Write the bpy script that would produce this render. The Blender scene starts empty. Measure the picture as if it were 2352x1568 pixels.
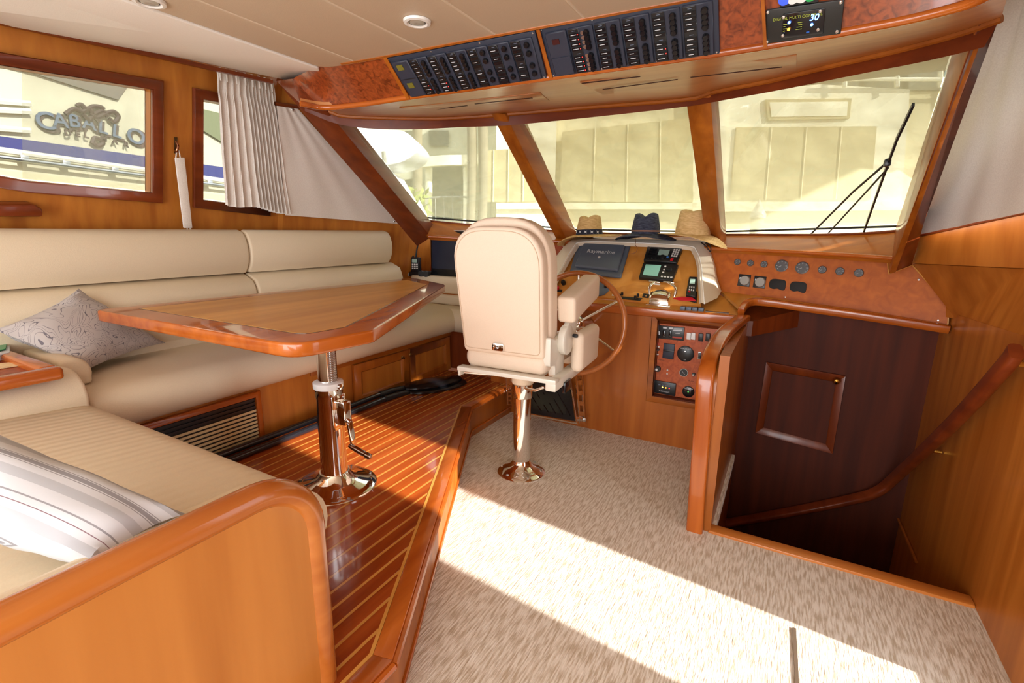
import bpy, bmesh, math, random
from mathutils import Vector as V, Matrix
random.seed(7)
SC = bpy.context.scene
COL = SC.collection
# Scene is laid out in working units with the eye 1.5 up; every top-level object is scaled by S at the end to metres.
S = 0.87
H = 1.5
# ---------------------------------------------------------------- camera
yaw, pit, rol = [math.radians(a) for a in (29.057, 12.839, .746)]
FPX = 1128.84
cy, sy, cp, sp, cr, sr = math.cos(yaw), math.sin(yaw), math.cos(pit), math.sin(pit), math.cos(rol), math.sin(rol)
FW = V((-sy*cp, cy*cp, -sp)); r0 = V((cy, sy, 0)); u0 = r0.cross(FW)
RT = cr*r0 + sr*u0; UP = -sr*r0 + cr*u0
EYE = V((0, 0, H))
cam = bpy.data.cameras.new('camera'); camo = bpy.data.objects.new('camera', cam); COL.objects.link(camo)
cam.sensor_width = 36; cam.lens = FPX*36/2352; cam.clip_start = .02; cam.clip_end = 400
M = Matrix((RT, UP, -FW)).transposed().to_4x4(); M.translation = EYE*S
camo.matrix_world = M
SC.camera = camo
# ---------------------------------------------------------------- light and exposure
SC.view_settings.view_transform = 'Standard'; SC.view_settings.look = 'None'
SC.view_settings.gamma = 1; SC.view_settings.use_curve_mapping = False
SC.view_settings.exposure = 0.32
w = bpy.data.worlds.new('world'); SC.world = w; w.use_nodes = True
bg = w.node_tree.nodes['Background']; bg.inputs[0].default_value = (.93, .96, 1, 1); bg.inputs[1].default_value = 2.6
def lamp(name, typ, loc, rot, energy, **k):
    l = bpy.data.lights.new(name, typ); l.energy = energy
    for a, b in k.items(): setattr(l, a, b)
    o = bpy.data.objects.new(name, l); COL.objects.link(o); o.location = V(loc)*S; o.rotation_euler = rot
    return o
tosun = V((1, -.10, .50)).normalized()
sun = lamp('sun', 'SUN', (0, 0, 5), (0, 0, 0), 9.5, angle=math.radians(1.2), color=(1, .97, .92))
sun.rotation_euler = tosun.to_track_quat('Z', 'Y').to_euler()
# area lamps added as fill, standing in for unseen glass doors and side window
lamp('aft_fill', 'AREA', (-1.2, -2.6, 1.25), (math.radians(90), 0, 0), 75, shape='RECTANGLE', size=3.4, size_y=1.7, color=(.95, .98, 1))
lamp('aft_side_fill', 'AREA', (.75, -1.0, 1.5), (math.radians(90), 0, math.radians(80)), 22, shape='RECTANGLE', size=1.8, size_y=.8, color=(.95, .98, 1))
# ---------------------------------------------------------------- helpers
def ray(px, py): return FW + RT*((px-1176)/FPX) - UP*((py-784)/FPX)
def PL(px, py, P, N):
    d = ray(px, py); P = V(P); N = V(N); return EYE + d*((P-EYE).dot(N)/d.dot(N))
def X(px, py, x): return PL(px, py, (x, 0, 0), (1, 0, 0))
def Y(px, py, y): return PL(px, py, (0, y, 0), (0, 1, 0))
def Z(px, py, z=0.): return PL(px, py, (0, 0, z), (0, 0, 1))
def YS(px, py, f):                      # a plane that bows in plan: y = f(x)
    y = f(0)
    for _ in range(25): p = Y(px, py, y); y = .5*y + .5*f(p.x)
    return Y(px, py, y)

def sock(b, *names):
    for n in names:
        if n in b.inputs: return b.inputs[n]
def mat(name, col, rough=.5, metal=0, coat=0, coatr=.1, spec=None, trans=0, emit=None, es=0, sheen=0):
    m = bpy.data.materials.new(name); m.use_nodes = True; b = m.node_tree.nodes['Principled BSDF']
    b.inputs['Base Color'].default_value = (*col, 1); b.inputs['Roughness'].default_value = rough
    b.inputs['Metallic'].default_value = metal; b.inputs['Coat Weight'].default_value = coat; b.inputs['Coat Roughness'].default_value = coatr
    b.inputs['Transmission Weight'].default_value = trans; b.inputs['Sheen Weight'].default_value = sheen
    if spec is not None: b.inputs['Specular IOR Level'].default_value = spec
    if emit: b.inputs['Emission Color'].default_value = (*emit, 1); b.inputs['Emission Strength'].default_value = es
    return m
def srgb(r, g, b):
    f = lambda c: (c/255/12.92) if c/255 <= .04045 else ((c/255+.055)/1.055)**2.4
    return (f(r), f(g), f(b))
def noisemat(name, c1, c2, scale=(1, 1, 1), nscale=8, detail=6, rough=.5, coat=0, coatr=.1, bump=0, dist=0, lo=.3, hi=.7, big=0, c3=None, rot=(0,0,0), spec=None, bscale=1.5, sheen=0):
    m = mat(name, c1, rough, coat=coat, coatr=coatr, spec=spec, sheen=sheen); nt = m.node_tree; L = nt.links.new; b = nt.nodes['Principled BSDF']
    tc = nt.nodes.new('ShaderNodeTexCoord'); mp = nt.nodes.new('ShaderNodeMapping'); L(tc.outputs['Object'], mp.inputs[0]); mp.inputs['Scale'].default_value = scale; mp.inputs['Rotation'].default_value = rot
    n = nt.nodes.new('ShaderNodeTexNoise'); L(mp.outputs[0], n.inputs['Vector']); n.inputs['Scale'].default_value = nscale; n.inputs['Detail'].default_value = detail; n.inputs['Distortion'].default_value = dist
    cr_ = nt.nodes.new('ShaderNodeValToRGB'); L(n.outputs[0], cr_.inputs[0]); e = cr_.color_ramp.elements
    e[0].position = lo; e[0].color = (*c1, 1); e[1].position = hi; e[1].color = (*c2, 1)
    out = cr_.outputs[0]
    if big:
        n2 = nt.nodes.new('ShaderNodeTexNoise'); L(mp.outputs[0], n2.inputs['Vector']); n2.inputs['Scale'].default_value = nscale*.22; n2.inputs['Detail'].default_value = 3
        mx = nt.nodes.new('ShaderNodeMix'); mx.data_type = 'RGBA'; mx.blend_type = 'MULTIPLY'
        r2 = nt.nodes.new('ShaderNodeValToRGB'); L(n2.outputs[0], r2.inputs[0]); r2.color_ramp.elements[0].position = .3; r2.color_ramp.elements[1].position = .7
        v = 1-big; r2.color_ramp.elements[0].color = (v, v*.93, v*.85, 1); r2.color_ramp.elements[1].color = (1, 1, 1, 1)
        mx.inputs['Factor'].default_value = 1; L(out, mx.inputs[6]); L(r2.outputs[0], mx.inputs[7]); out = mx.outputs[2]
    L(out, b.inputs['Base Color'])
    if bump:
        bp = nt.nodes.new('ShaderNodeBump'); bp.inputs['Strength'].default_value = bump; bp.inputs['Distance'].default_value = .004
        n3 = nt.nodes.new('ShaderNodeTexNoise'); L(mp.outputs[0], n3.inputs['Vector']); n3.inputs['Scale'].default_value = nscale*bscale; n3.inputs['Detail'].default_value = 4
        L(n3.outputs[0], bp.inputs['Height']); L(bp.outputs[0], b.inputs['Normal'])
    return m
# grain runs along the axis with the SMALL scale
def wood(name, c1, c2, axis='z', rough=.38, coat=.5, coatr=.12, n=9, big=.25):
    s = {'x': (.12, 1.6, 1.6), 'y': (1.6, .12, 1.6), 'z': (1.6, 1.6, .12)}[axis]
    return noisemat(name, c1, c2, s, n, 7, rough, coat*.6, coatr, big=big, dist=.3, spec=.35)
W = {}
A1, A2 = srgb(150, 78, 18), srgb(188, 108, 32)
for ax in 'xyz':
    W['mid'+ax] = wood('satin_wood_'+ax, A1, A2, ax)
    W['wall'+ax] = wood('light_veneer_'+ax, srgb(172, 100, 36), srgb(204, 132, 52), ax, coat=.25)
    W['dark'+ax] = wood('dark_frame_wood_'+ax, srgb(104, 42, 14), srgb(134, 60, 20), ax)
    W['gloss'+ax] = wood('varnished_edge_wood_'+ax, srgb(164, 78, 22), srgb(200, 108, 36), ax, rough=.25, coat=1, coatr=.06)
W['teak'] = wood('teak_plank', srgb(150, 62, 20), srgb(190, 92, 34), 'y', rough=.25, coat=1, coatr=.07, n=14, big=.35)
W['inlay'] = wood('holly_inlay', srgb(214, 150, 70), srgb(232, 172, 88), 'y', rough=.25, coat=1, coatr=.07)
W['veneer'] = wood('table_veneer', srgb(206, 138, 54), srgb(232, 168, 80), 'y', rough=.38, coat=.35, coatr=.22, n=6)
W['burl'] = noisemat('burl_veneer', srgb(96, 36, 12), srgb(152, 70, 30), (1, 1, 1), 42, 9, .3, .7, .1, dist=1.0, lo=.3, hi=.62)
W['burlred'] = noisemat('red_burl_veneer', srgb(134, 54, 24), srgb(168, 78, 34), (1, 1, 1), 26, 6, .45, .12, .2, dist=1., spec=.25)
W['cap'] = wood('cap_rail_wood', srgb(186, 104, 40), srgb(212, 134, 62), 'y', rough=.25, coat=.9, coatr=.1)
W['dashburl'] = noisemat('instrument_burl', srgb(162, 78, 16), srgb(190, 100, 26), (1, 1, 1), 18, 6, .5, .08, .2, dist=.8, spec=.22)
vin = lambda nm, c, bump=.12: noisemat(nm, c, tuple(min(1, k*1.05) for k in c), (1, 1, 1), 220, 2, .55, 0, .3, bump=bump)
VIN = vin('settee_vinyl', srgb(222, 206, 178)); VINC = vin('helm_chair_vinyl', srgb(228, 207, 184)); VINP = vin('pod_vinyl', srgb(226, 212, 192))
CEIL = vin('ceiling_vinyl', srgb(208, 190, 166)); CEIL2 = vin('valance_vinyl', srgb(248, 246, 240))
GEL = mat('white_gelcoat', srgb(234, 228, 212), .3, coat=.3)
CHR = mat('polished_steel', (.86, .85, .83), .06, 1)
STL = mat('brushed_steel', (.6, .6, .6), .3, 1)
BRASS = mat('brass', srgb(214, 170, 80), .18, 1)
BLK = mat('black_plastic', (.012, .013, .015), .35); BLKG = mat('gloss_black', (.008, .008, .01), .12)
NAVY = mat('panel_blue_black', srgb(40, 46, 62), .5); NAVY2 = mat('module_blue_grey', srgb(42, 47, 62), .5)
GREYB = mat('cover_slate', srgb(92, 104, 122), .45)
WHT = mat('white_plastic', (.8, .8, .78), .4); WTXT = mat('white_print', (.6, .63, .66), .6)
RED = mat('red_plastic', srgb(200, 24, 40), .4); DKRED = mat('dark_print', srgb(60, 20, 8), .6)
SCR = mat('lcd_pale', srgb(160, 190, 180), .25); LED = lambda n, c, s=6: mat(n, c, .4, emit=c, es=s)
LEDR = LED('red_led', (1, .04, .03), 1.4); LEDB = LED('blue_led', (.08, .25, 1), 9); LEDO = LED('orange_led', (1, .35, .02), 6); LEDY = LED('yellow_led', (1, .8, .1), 4); LEDG = LED('green_led', (.1, .9, .1), 3)
RUB = mat('black_rubber', (.015, .015, .016), .45)
CARB = mat('carbon_shaft', (.012, .014, .02), .22, coat=.6)
CLOTH = noisemat('curtain_cloth', srgb(218, 208, 198), srgb(230, 222, 212), (1, 1, 1), 200, 2, .9, bump=.1)

class MB:
    def __init__(s): s.v = []; s.f = []
    def add(s, vs, fs):
        n = len(s.v); s.v += [V(p) for p in vs]; s.f += [tuple(i+n for i in f) for f in fs]; return s
    def hexa(s, a, b):                 # two matching quads
        return s.add(list(a)+list(b), [(3, 2, 1, 0), (4, 5, 6, 7)]+[(i, (i+1) % 4, 4+(i+1) % 4, 4+i) for i in range(4)])
    def box(s, c, d, R=None):
        c = V(c); h = V(d)/2; P = []
        for z in (-1, 1):
            for x, y in ((-1, -1), (1, -1), (1, 1), (-1, 1)):
                p = V((x*h.x, y*h.y, z*h.z)); P.append(c+(R@p if R else p))
        return s.hexa(P[:4], P[4:])
    def mm(s, a, b): a = V(a); b = V(b); return s.box((a+b)/2, b-a)
    def prism(s, pts, vec):
        n = len(pts); vec = V(vec); pts = [V(p) for p in pts]
        return s.add(pts+[p+vec for p in pts], [tuple(range(n-1, -1, -1)), tuple(range(n, 2*n))]+[(i, (i+1) % n, n+(i+1) % n, n+i) for i in range(n)])
    def frames(s, pts, closed=False):
        out = []; n = len(pts); up = None
        for i in range(n):
            if closed: t = pts[(i+1) % n]-pts[i-1]
            else: t = pts[min(i+1, n-1)]-pts[max(i-1, 0)]
            t = t.normalized()
            if up is None:
                up = V((0, 0, 1)) if abs(t.z) < .9 else V((0, 1, 0))
            up = (up-t*up.dot(t)); up = up.normalized() if up.length > 1e-5 else t.orthogonal().normalized()
            out.append((t, up, t.cross(up)))
        return out
    def sweep(s, pts, prof, closed=False, cap=True):   # prof: list of (a,b) offsets on (side, up)
        pts = [V(p) for p in pts]; fr = s.frames(pts, closed); m = 0; vs = []
        for i, (p, (t, u, r)) in enumerate(zip(pts, fr)):
            pr = prof(i/(len(pts)-1)) if callable(prof) else prof
            m = len(pr); vs += [p+r*a+u*b for a, b in pr]
        n = len(pts); fs = []
        for i in range(n if closed else n-1):
            j = (i+1) % n
            for k in range(m): fs.append((i*m+k, i*m+(k+1) % m, j*m+(k+1) % m, j*m+k))
        if cap and not closed: fs += [tuple(range(m-1, -1, -1)), tuple((n-1)*m+k for k in range(m))]
        return s.add(vs, fs)
    def tube(s, pts, r, n=12, closed=False, cap=True):
        c = [(math.cos(2*math.pi*k/n), math.sin(2*math.pi*k/n)) for k in range(n)]
        if isinstance(r, (list, tuple)):
            N = len(pts)-1; return s.sweep(pts, lambda t: [(a*r[round(t*N)], b*r[round(t*N)]) for a, b in c], closed, cap)
        return s.sweep(pts, [(a*r, b*r) for a, b in c], closed, cap)
    def lathe(s, prof, c=(0, 0, 0), ax=(0, 0, 1), n=28):
        ax = V(ax).normalized(); q = ax.to_track_quat('Z', 'Y'); c = V(c); vs = []; m = len(prof)
        for k in range(n):
            a = 2*math.pi*k/n
            vs += [c+q@V((r*math.cos(a), r*math.sin(a), z)) for r, z in prof]
        fs = [(k*m+i, ((k+1) % n)*m+i, ((k+1) % n)*m+i+1, k*m+i+1) for k in range(n) for i in range(m-1)]
        if prof[0][0] > 1e-4: fs.append(tuple(k*m for k in range(n-1, -1, -1)))
        if prof[-1][0] > 1e-4: fs.append(tuple(k*m+m-1 for k in range(n)))
        return s.add(vs, fs)
    def grid(s, rows, closed=False):
        m = len(rows[0]); vs = [p for r in rows for p in r]; fs = []
        for i in range(len(rows)-1):
            for k in range(m if closed else m-1): fs.append((i*m+k, i*m+(k+1) % m, (i+1)*m+(k+1) % m, (i+1)*m+k))
        return s.add(vs, fs)
    def shell(s, rows, vec):            # a curved sheet with thickness vec
        vec = V(vec); R = [[V(p) for p in r] for r in rows]; loop = [r for r in R]
        top = [[p+vec for p in r] for r in R]
        s.grid(R); s.grid(top); n = len(R); m = len(R[0])
        for a, b in ((R[0], top[0]), (R[-1], top[-1])): s.grid([a, b])
        s.grid([[r[0] for r in R], [r[0] for r in top]]); s.grid([[r[-1] for r in R], [r[-1] for r in top]])
        return s
    def build(s, name, m, parent=None, bevel=0, seg=2, angle=35, label=None, kind=None, merge=True):
        bm = bmesh.new(); off = wloc(parent) if parent else V((0, 0, 0))
        vs = [bm.verts.new(p-off) for p in s.v]
        for f in s.f:
            try: bm.faces.new([vs[i] for i in f])
            except ValueError: pass
        if merge: bmesh.ops.remove_doubles(bm, verts=bm.verts, dist=1e-5)
        bmesh.ops.recalc_face_normals(bm, faces=bm.faces)
        if bevel:
            es = [e for e in bm.edges if len(e.link_faces) == 2 and e.calc_face_angle(0) > math.radians(angle)]
            bmesh.ops.bevel(bm, geom=es, offset=bevel, segments=seg, profile=.5, affect='EDGES', clamp_overlap=True)
        for f in bm.faces: f.smooth = True
        me = bpy.data.meshes.new(name); bm.to_mesh(me); bm.free()
        me.set_sharp_from_angle(angle=math.radians(40)); me.materials.append(m)
        o = bpy.data.objects.new(name, me); COL.objects.link(o)
        if parent: o.parent = parent
        if label: o['label'] = label
        if kind: o['kind'] = kind
        return o
def wloc(o):
    p = V((0, 0, 0))
    while o: p = p+V(o.location); o = o.parent
    return p
def thing(name, loc, label, cat, group=None):
    o = bpy.data.objects.new(name, None); o.empty_display_size = .05; COL.objects.link(o); o.location = V(loc)
    o['label'] = label; o['category'] = cat
    if group: o['group'] = group
    return o
def tag(o, label, cat, group=None):
    o['label'] = label; o['category'] = cat
    if group: o['group'] = group
    return o
def struct(o): o['kind'] = 'structure'; return o
def text(s, name, m, size, origin, xa, ya, parent, ext=.0008, align='CENTER', label=None, shear=0, bold=0):
    c = bpy.data.curves.new('t', 'FONT'); c.offset = bold*size; c.body = s; c.size = size; c.align_x = align; c.align_y = 'CENTER'; c.extrude = ext; c.shear = shear; c.resolution_u = 3
    t = bpy.data.objects.new('t', c); COL.objects.link(t); bpy.context.view_layer.update()
    me = bpy.data.meshes.new_from_object(t.evaluated_get(bpy.context.evaluated_depsgraph_get()))
    bpy.data.objects.remove(t); xa = V(xa).normalized(); ya = V(ya).normalized(); za = xa.cross(ya)
    mt = Matrix((xa, ya, za)).transposed().to_4x4(); mt.translation = V(origin)-(wloc(parent) if parent else V((0, 0, 0))); me.transform(mt)
    me.materials.clear(); me.materials.append(m); o = bpy.data.objects.new(name, me); COL.objects.link(o)
    if parent: o.parent = parent
    if label: o['label'] = label
    return o
def quadslab(q, th, toward=None):       # quad (4 pts) extruded by th along its normal, toward the eye
    q = [V(p) for p in q]; n = (q[1]-q[0]).cross(q[3]-q[0]).normalized(); c = sum(q, V((0, 0, 0)))/4
    if n.dot(((toward and V(toward)) or EYE)-c) < 0: n = -n
    return MB().hexa(q, [p+n*th for p in q]), n
def lerp(a, b, t): return a+(b-a)*t
def bil(q, u, v): return lerp(lerp(q[0], q[1], u), lerp(q[3], q[2], u), v)   # q: TL TR BR BL
def subq(q, u0, v0, u1, v1): return [bil(q, u0, v0), bil(q, u1, v0), bil(q, u1, v1), bil(q, u0, v1)]
def rounded(poly, r, n=5):              # round the corners of a closed 3D polygon
    out = []; N = len(poly)
    for i in range(N):
        p = V(poly[i]); a = V(poly[i-1]); b = V(poly[(i+1) % N]); rr = r[i] if isinstance(r, (list, tuple)) else r
        da = (a-p); db = (b-p); ra = min(rr, da.length*.45); rb = min(rr, db.length*.45)
        if rr < 1e-5: out.append(p); continue
        A = p+da.normalized()*ra; B = p+db.normalized()*rb
        for k in range(n+1):
            t = k/n; out.append(A*(1-t)**2+p*2*t*(1-t)+B*t*t)
    return out
def curve(pts, n=6):                    # Catmull-Rom through 3D points
    P = [V(p) for p in pts]; P = [P[0]*2-P[1]]+P+[P[-1]*2-P[-2]]; out = []
    for i in range(1, len(P)-2):
        for k in range(n):
            t = k/n; a, b, c, d = P[i-1:i+3]
            out.append(.5*((2*b)+(c-a)*t+(2*a-5*b+4*c-d)*t*t+(3*b-a-3*c+d)*t**3))
    out.append(P[-2]); return out
# ================================================================ the setting
PH = .239                                # height of the raised settee platform
# ---- carpeted cockpit floor with the stairwell cut out
CARPET = noisemat('loop_carpet', srgb(194, 176, 150), srgb(238, 230, 216), (110, 13, 60), 1.1, 6, .95, bump=.9, lo=.38, hi=.58, bscale=1.6, sheen=.2)
fl = MB().prism([(-3.3, -3, -.05), (1.2, -3, -.05), (1.2, 1.0, -.05), (.84, 1.0, -.05), (.84, 2.46, -.05), (-.17, 2.46, -.05), (-.17, 3.5, -.05), (-3.3, 3.5, -.05)], (0, 0, .05)).build('floor', CARPET)
struct(fl)
SEAMM = mat('carpet_seam', srgb(96, 78, 60), .9)
s0, s1 = Z(1824, 1443, .002), Z(1832, 1600, .002)
MB().prism([s0+V((-.006, 0, 0)), s1+V((-.006, 0, 0)), s1+V((.006, 0, 0)), s0+V((.006, 0, 0))], (0, 0, .004)).build('carpet_seam', SEAMM, fl)
struct(MB().mm((-.2, 2.45, -.03), (.84, 2.525, .014)).build('trim_1', wood('stair_nosing', srgb(196, 116, 46), srgb(218, 140, 66), 'x', coat=.4), bevel=.008))
# ---- raised platform: planks with pale inlays, edged by a wide border
edge = [V((-1.90, 3.5, 0)), V((-1.90, 2.82, 0)), V((-.897, .90, 0)), V((-.897, -.4, 0))]
inner = [V((-1.965, 3.5, 0)), V((-1.965, 2.79, 0)), V((-.96, .885, 0)), V((-.96, -.4, 0))]
plat = MB().prism([p+V((0, 0, 0)) for p in edge]+[V((-3.3, -.4, 0)), V((-3.3, 3.5, 0))], (0, 0, PH-.012)).build('floor', W['midz']); struct(plat)
xs = [-1.014-.0656*i for i in range(27)][::-1]+[-.9605]
def ymin(x):                             # where a plank running fore and aft meets the border
    if x < -1.965: return -.4, 3.5
    if x < -.96:
        t = (x+1.965)/1.005; return -.4, 2.79+(.885-2.79)*t
    return None
g = .0105
for i in range(len(xs)-1):
    a, b = xs[i], xs[i+1]
    if b > -.9605: b = -.9605
    if b-a < .02: continue
    ta, tb = ymin(a+g)[1], ymin(min(b, -.9606))[1]
    pts = [(a+g/2, -.4, PH-.012), (b-g/2, -.4, PH-.012), (b-g/2, tb, PH-.012), (a+g/2, ta, PH-.012)]
    MB().prism(pts, (0, 0, .012)).build('plank', W['teak'], plat, bevel=.0008, seg=1)
    if i: MB().prism([(a-g/2, -.4, PH-.012), (a+g/2, -.4, PH-.012), (a+g/2, ta, PH-.012), (a-g/2, ta, PH-.012)], (0, 0, .0115)).build('inlay_strip', W['inlay'], plat)
for k in range(3):
    a, b, c, d = inner[k], inner[k+1], edge[k+1], edge[k]
    MB().prism([p+V((0, 0, PH-.012)) for p in (a, b, c, d)], (0, 0, .013)).build('border_board', W['gloss'+('y' if k != 1 else 'y')], plat, bevel=.003)
    n = V((-.011, -.004, 0))
    MB().prism([p+V((0, 0, PH-.012)) for p in (a+n, b+n, b, a)], (0, 0, .0135)).build('inlay_strip', W['inlay'], plat)
# moulding and lighter face under the border
for k in range(3):
    a, b = edge[k], edge[k+1]; d = (b-a).normalized(); o = V((-d.y, d.x, 0))
    if o.x < 0: o = -o
    MB().tube([a+o*.004+V((0, 0, PH-.02)), b+o*.004+V((0, 0, PH-.02))], .014, 8).build('edge_moulding', W['glossy'], plat)
    MB().tube([a+o*.004+V((0, 0, .05)), b+o*.004+V((0, 0, .05))], .007, 6).build('edge_moulding', W['glossy'], plat)
st = Z(925, 1560, 0)
# ---- port side wall: leans inboard, cut by the windows
NW = V((1, 0, -.2)); PW = V((-3.28, 0, 1.6))
PWo = PW-V((.05, 0, 0))
def WP(px, py, off=0): return PL(px, py, PW+V((off, 0, 0)), NW)
TW = V((-3.24, 2.15, 1.6)); NWF = V((1, -.08, -.2))     # forward part of the wall tapers inboard
def WF(px, py, off=0): return PL(px, py, TW+V((off, 0, 0)), NWF)
def rect(yz): return [V((PW.x+.2*(z-1.6), y, z)) for y, z in yz]
win1 = [WP(-80, 138), WP(345, 205), WP(345, 441), WP(60, 414), WP(-80, 388)]
win2 = [WP(462, 228), WP(600, 254), WP(600, 475), WP(462, 457)]
def pane_wall(outer, holes, name, m, thick, parent=None):   # wall with polygonal openings through a bridged triangulation
    bm = bmesh.new(); es = []
    for poly in [outer]+holes:
        vs = [bm.verts.new(p) for p in poly]
        es += [bm.edges.new((vs[i], vs[(i+1) % len(vs)])) for i in range(len(vs))]
    bmesh.ops.triangle_fill(bm, use_beauty=True, use_dissolve=False, edges=es)
    ret = bmesh.ops.extrude_face_region(bm, geom=bm.faces[:]); vs = [e for e in ret['geom'] if isinstance(e, bmesh.types.BMVert)]
    bmesh.ops.translate(bm, vec=V(thick), verts=vs); bmesh.ops.recalc_face_normals(bm, faces=bm.faces)
    me = bpy.data.meshes.new(name); bm.to_mesh(me); bm.free(); me.materials.append(m); o = bpy.data.objects.new(name, me); COL.objects.link(o); return o
yA = WP(520, 400).y; yA = WP(640, 262).y+.02
outer = rect([(-1.2, .2), (yA, .2), (yA, 2.52), (-1.2, 2.52)])
wp = struct(pane_wall(outer, [win1, win2], 'wall_port', W['wallz'], (-.06, 0, 0)))
# forward, tapering part with the triangular side window
tri = [WF(640, 262), WF(700, 250), WF(915, 505), WF(640, 480)]
o2 = [V((TW.x+.2*(z-1.6)+.08*(y-2.15), y, z)) for y, z in ((yA, .2), (4.1, .2), (4.1, 1.38), (WF(948, 532).y, WF(948, 532).z), (WF(690, 225).y, WF(690, 225).z), (yA, 2.52))]
tri = [V((TW.x+.2*(z-1.6)+.08*(y-2.15), y, z)) for y, z in ((yA+.05, 1.72), (3.15, 1.64), (2.35, 2.12), (yA+.05, 2.15))]
wpf = struct(pane_wall(o2, [tri], 'wall_port', W['wallz'], (-.06, 0, 0)))
GLASS = bpy.data.materials.new('window_glass'); GLASS.use_nodes = True
nt = GLASS.node_tree; nt.nodes.clear(); ou = nt.nodes.new('ShaderNodeOutputMaterial'); mx = nt.nodes.new('ShaderNodeMixShader'); tr = nt.nodes.new('ShaderNodeBsdfTransparent'); gl = nt.nodes.new('ShaderNodeBsdfGlossy'); fr = nt.nodes.new('ShaderNodeFresnel')
tr.inputs[0].default_value = (.93, .95, .92, 1); gl.inputs['Roughness'].default_value = .02
mx.inputs[0].default_value = .045; nt.nodes.remove(fr); nt.links.new(tr.outputs[0], mx.inputs[1]); nt.links.new(gl.outputs[0], mx.inputs[2]); nt.links.new(mx.outputs[0], ou.inputs[0])
GLASS2 = GLASS.copy(); GLASS2.name = 'tinted_side_glass'
for nd in GLASS2.node_tree.nodes:
    if nd.type == 'BSDF_TRANSPARENT': nd.inputs[0].default_value = (.66, .68, .67, 1)
def veil(name, col, k, tl=.5):          # fine woven sunscreen: part open weave, part lit cloth
    m = bpy.data.materials.new(name); m.use_nodes = True; nt = m.node_tree; nt.nodes.clear(); N = nt.nodes.new; L = nt.links.new
    ou = N('ShaderNodeOutputMaterial'); mx = N('ShaderNodeMixShader'); tr = N('ShaderNodeBsdfTransparent'); df = N('ShaderNodeBsdfDiffuse'); tn = N('ShaderNodeBsdfTranslucent'); m2 = N('ShaderNodeMixShader')
    df.inputs[0].default_value = (*col, 1); tn.inputs[0].default_value = (*col, 1); m2.inputs[0].default_value = tl; L(df.outputs[0], m2.inputs[1]); L(tn.outputs[0], m2.inputs[2])
    tc = N('ShaderNodeTexCoord'); n = N('ShaderNodeTexNoise'); n.inputs['Scale'].default_value = 6; L(tc.outputs['Object'], n.inputs[0]); mr = N('ShaderNodeMapRange'); L(n.outputs[0], mr.inputs[0])
    mr.inputs[1].default_value = .3; mr.inputs[2].default_value = .7; mr.inputs[3].default_value = k-.06; mr.inputs[4].default_value = k+.06
    L(mr.outputs[0], mx.inputs[0]); L(tr.outputs[0], mx.inputs[1]); L(m2.outputs[0], mx.inputs[2]); L(mx.outputs[0], ou.inputs[0]); return m
def frame_of(name, poly, wd, th, n, m, parent=None, bevel=.006):   # picture-frame moulding around a polygon
    c = sum(poly, V((0, 0, 0)))/len(poly); N = len(poly); out = []
    for i in range(N):
        a, p, b = poly[i-1], poly[i], poly[(i+1) % N]; d1 = (p-a).normalized(); d2 = (b-p).normalized()
        o1 = d1.cross(n).normalized(); o2 = d2.cross(n).normalized()
        if o1.dot(p-c) < 0 and o2.dot(p-c) < 0: o1, o2 = -o1, -o2
        bis = (o1+o2); bis = bis.normalized()/max(.3, bis.normalized().dot(o1)); out.append(p+bis*wd)
    mb = MB()
    for i in range(N):
        j = (i+1) % N; q = [poly[i], poly[j], out[j], out[i]]; mb.hexa(q, [p+n*th for p in q])
    return mb.build(name, m, parent, bevel=bevel)
nw = NW.normalized()
def window(k, poly, n):
    e = bpy.data.objects.new('window_%d' % k, None); COL.objects.link(e); e.location = poly[2]; e['kind'] = 'structure'
    frame_of('window_frame', poly, .055, .03, n, W['darky'], e)
    MB().prism([p-n*.05 for p in poly], n*.004).build('pane', GLASS2, e); return e
w1 = window(1, win1, nw); w2 = window(2, win2, nw)
MB().prism([WP(346, 206, -.045), WP(358, 209, -.045), WP(360, 440, -.045), WP(346, 440, -.045)], (.012, 0, 0)).build('track', mat('window_track', srgb(150, 128, 110), .5), w1)
SHEER = veil('sunscreen_clear', srgb(240, 236, 215), .22)
MB().prism([p-nw*.09 for p in (WP(70, 120), WP(350, 190), WP(350, 460), WP(70, 430))], nw*.001).build('mesh_cover', SHEER, w1)
nf = NWF.normalized(); w3 = bpy.data.objects.new('window_3', None); COL.objects.link(w3); w3.location = tri[0]; w3['kind'] = 'structure'
MB().tube([WF(632, 238, .02), WF(688, 246, .02)], .014, 6).build('window_frame', W['darky'], w3); MB().prism([p-nf*.05 for p in tri], nf*.004).build('pane', GLASS, w3)
# dark shelf end at the far left of the wall
a = [WP(-60, 461), WP(60, 461), WP(78, 472), WP(78, 489), WP(-60, 488)]
sh = MB().prism([p for p in a], nw*.10).build('wall_shelf', W['darky'], bevel=.01); tag(sh, 'dark varnished shelf end on the side wall under the big window', 'shelf')
DKW = W['darkz']
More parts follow.
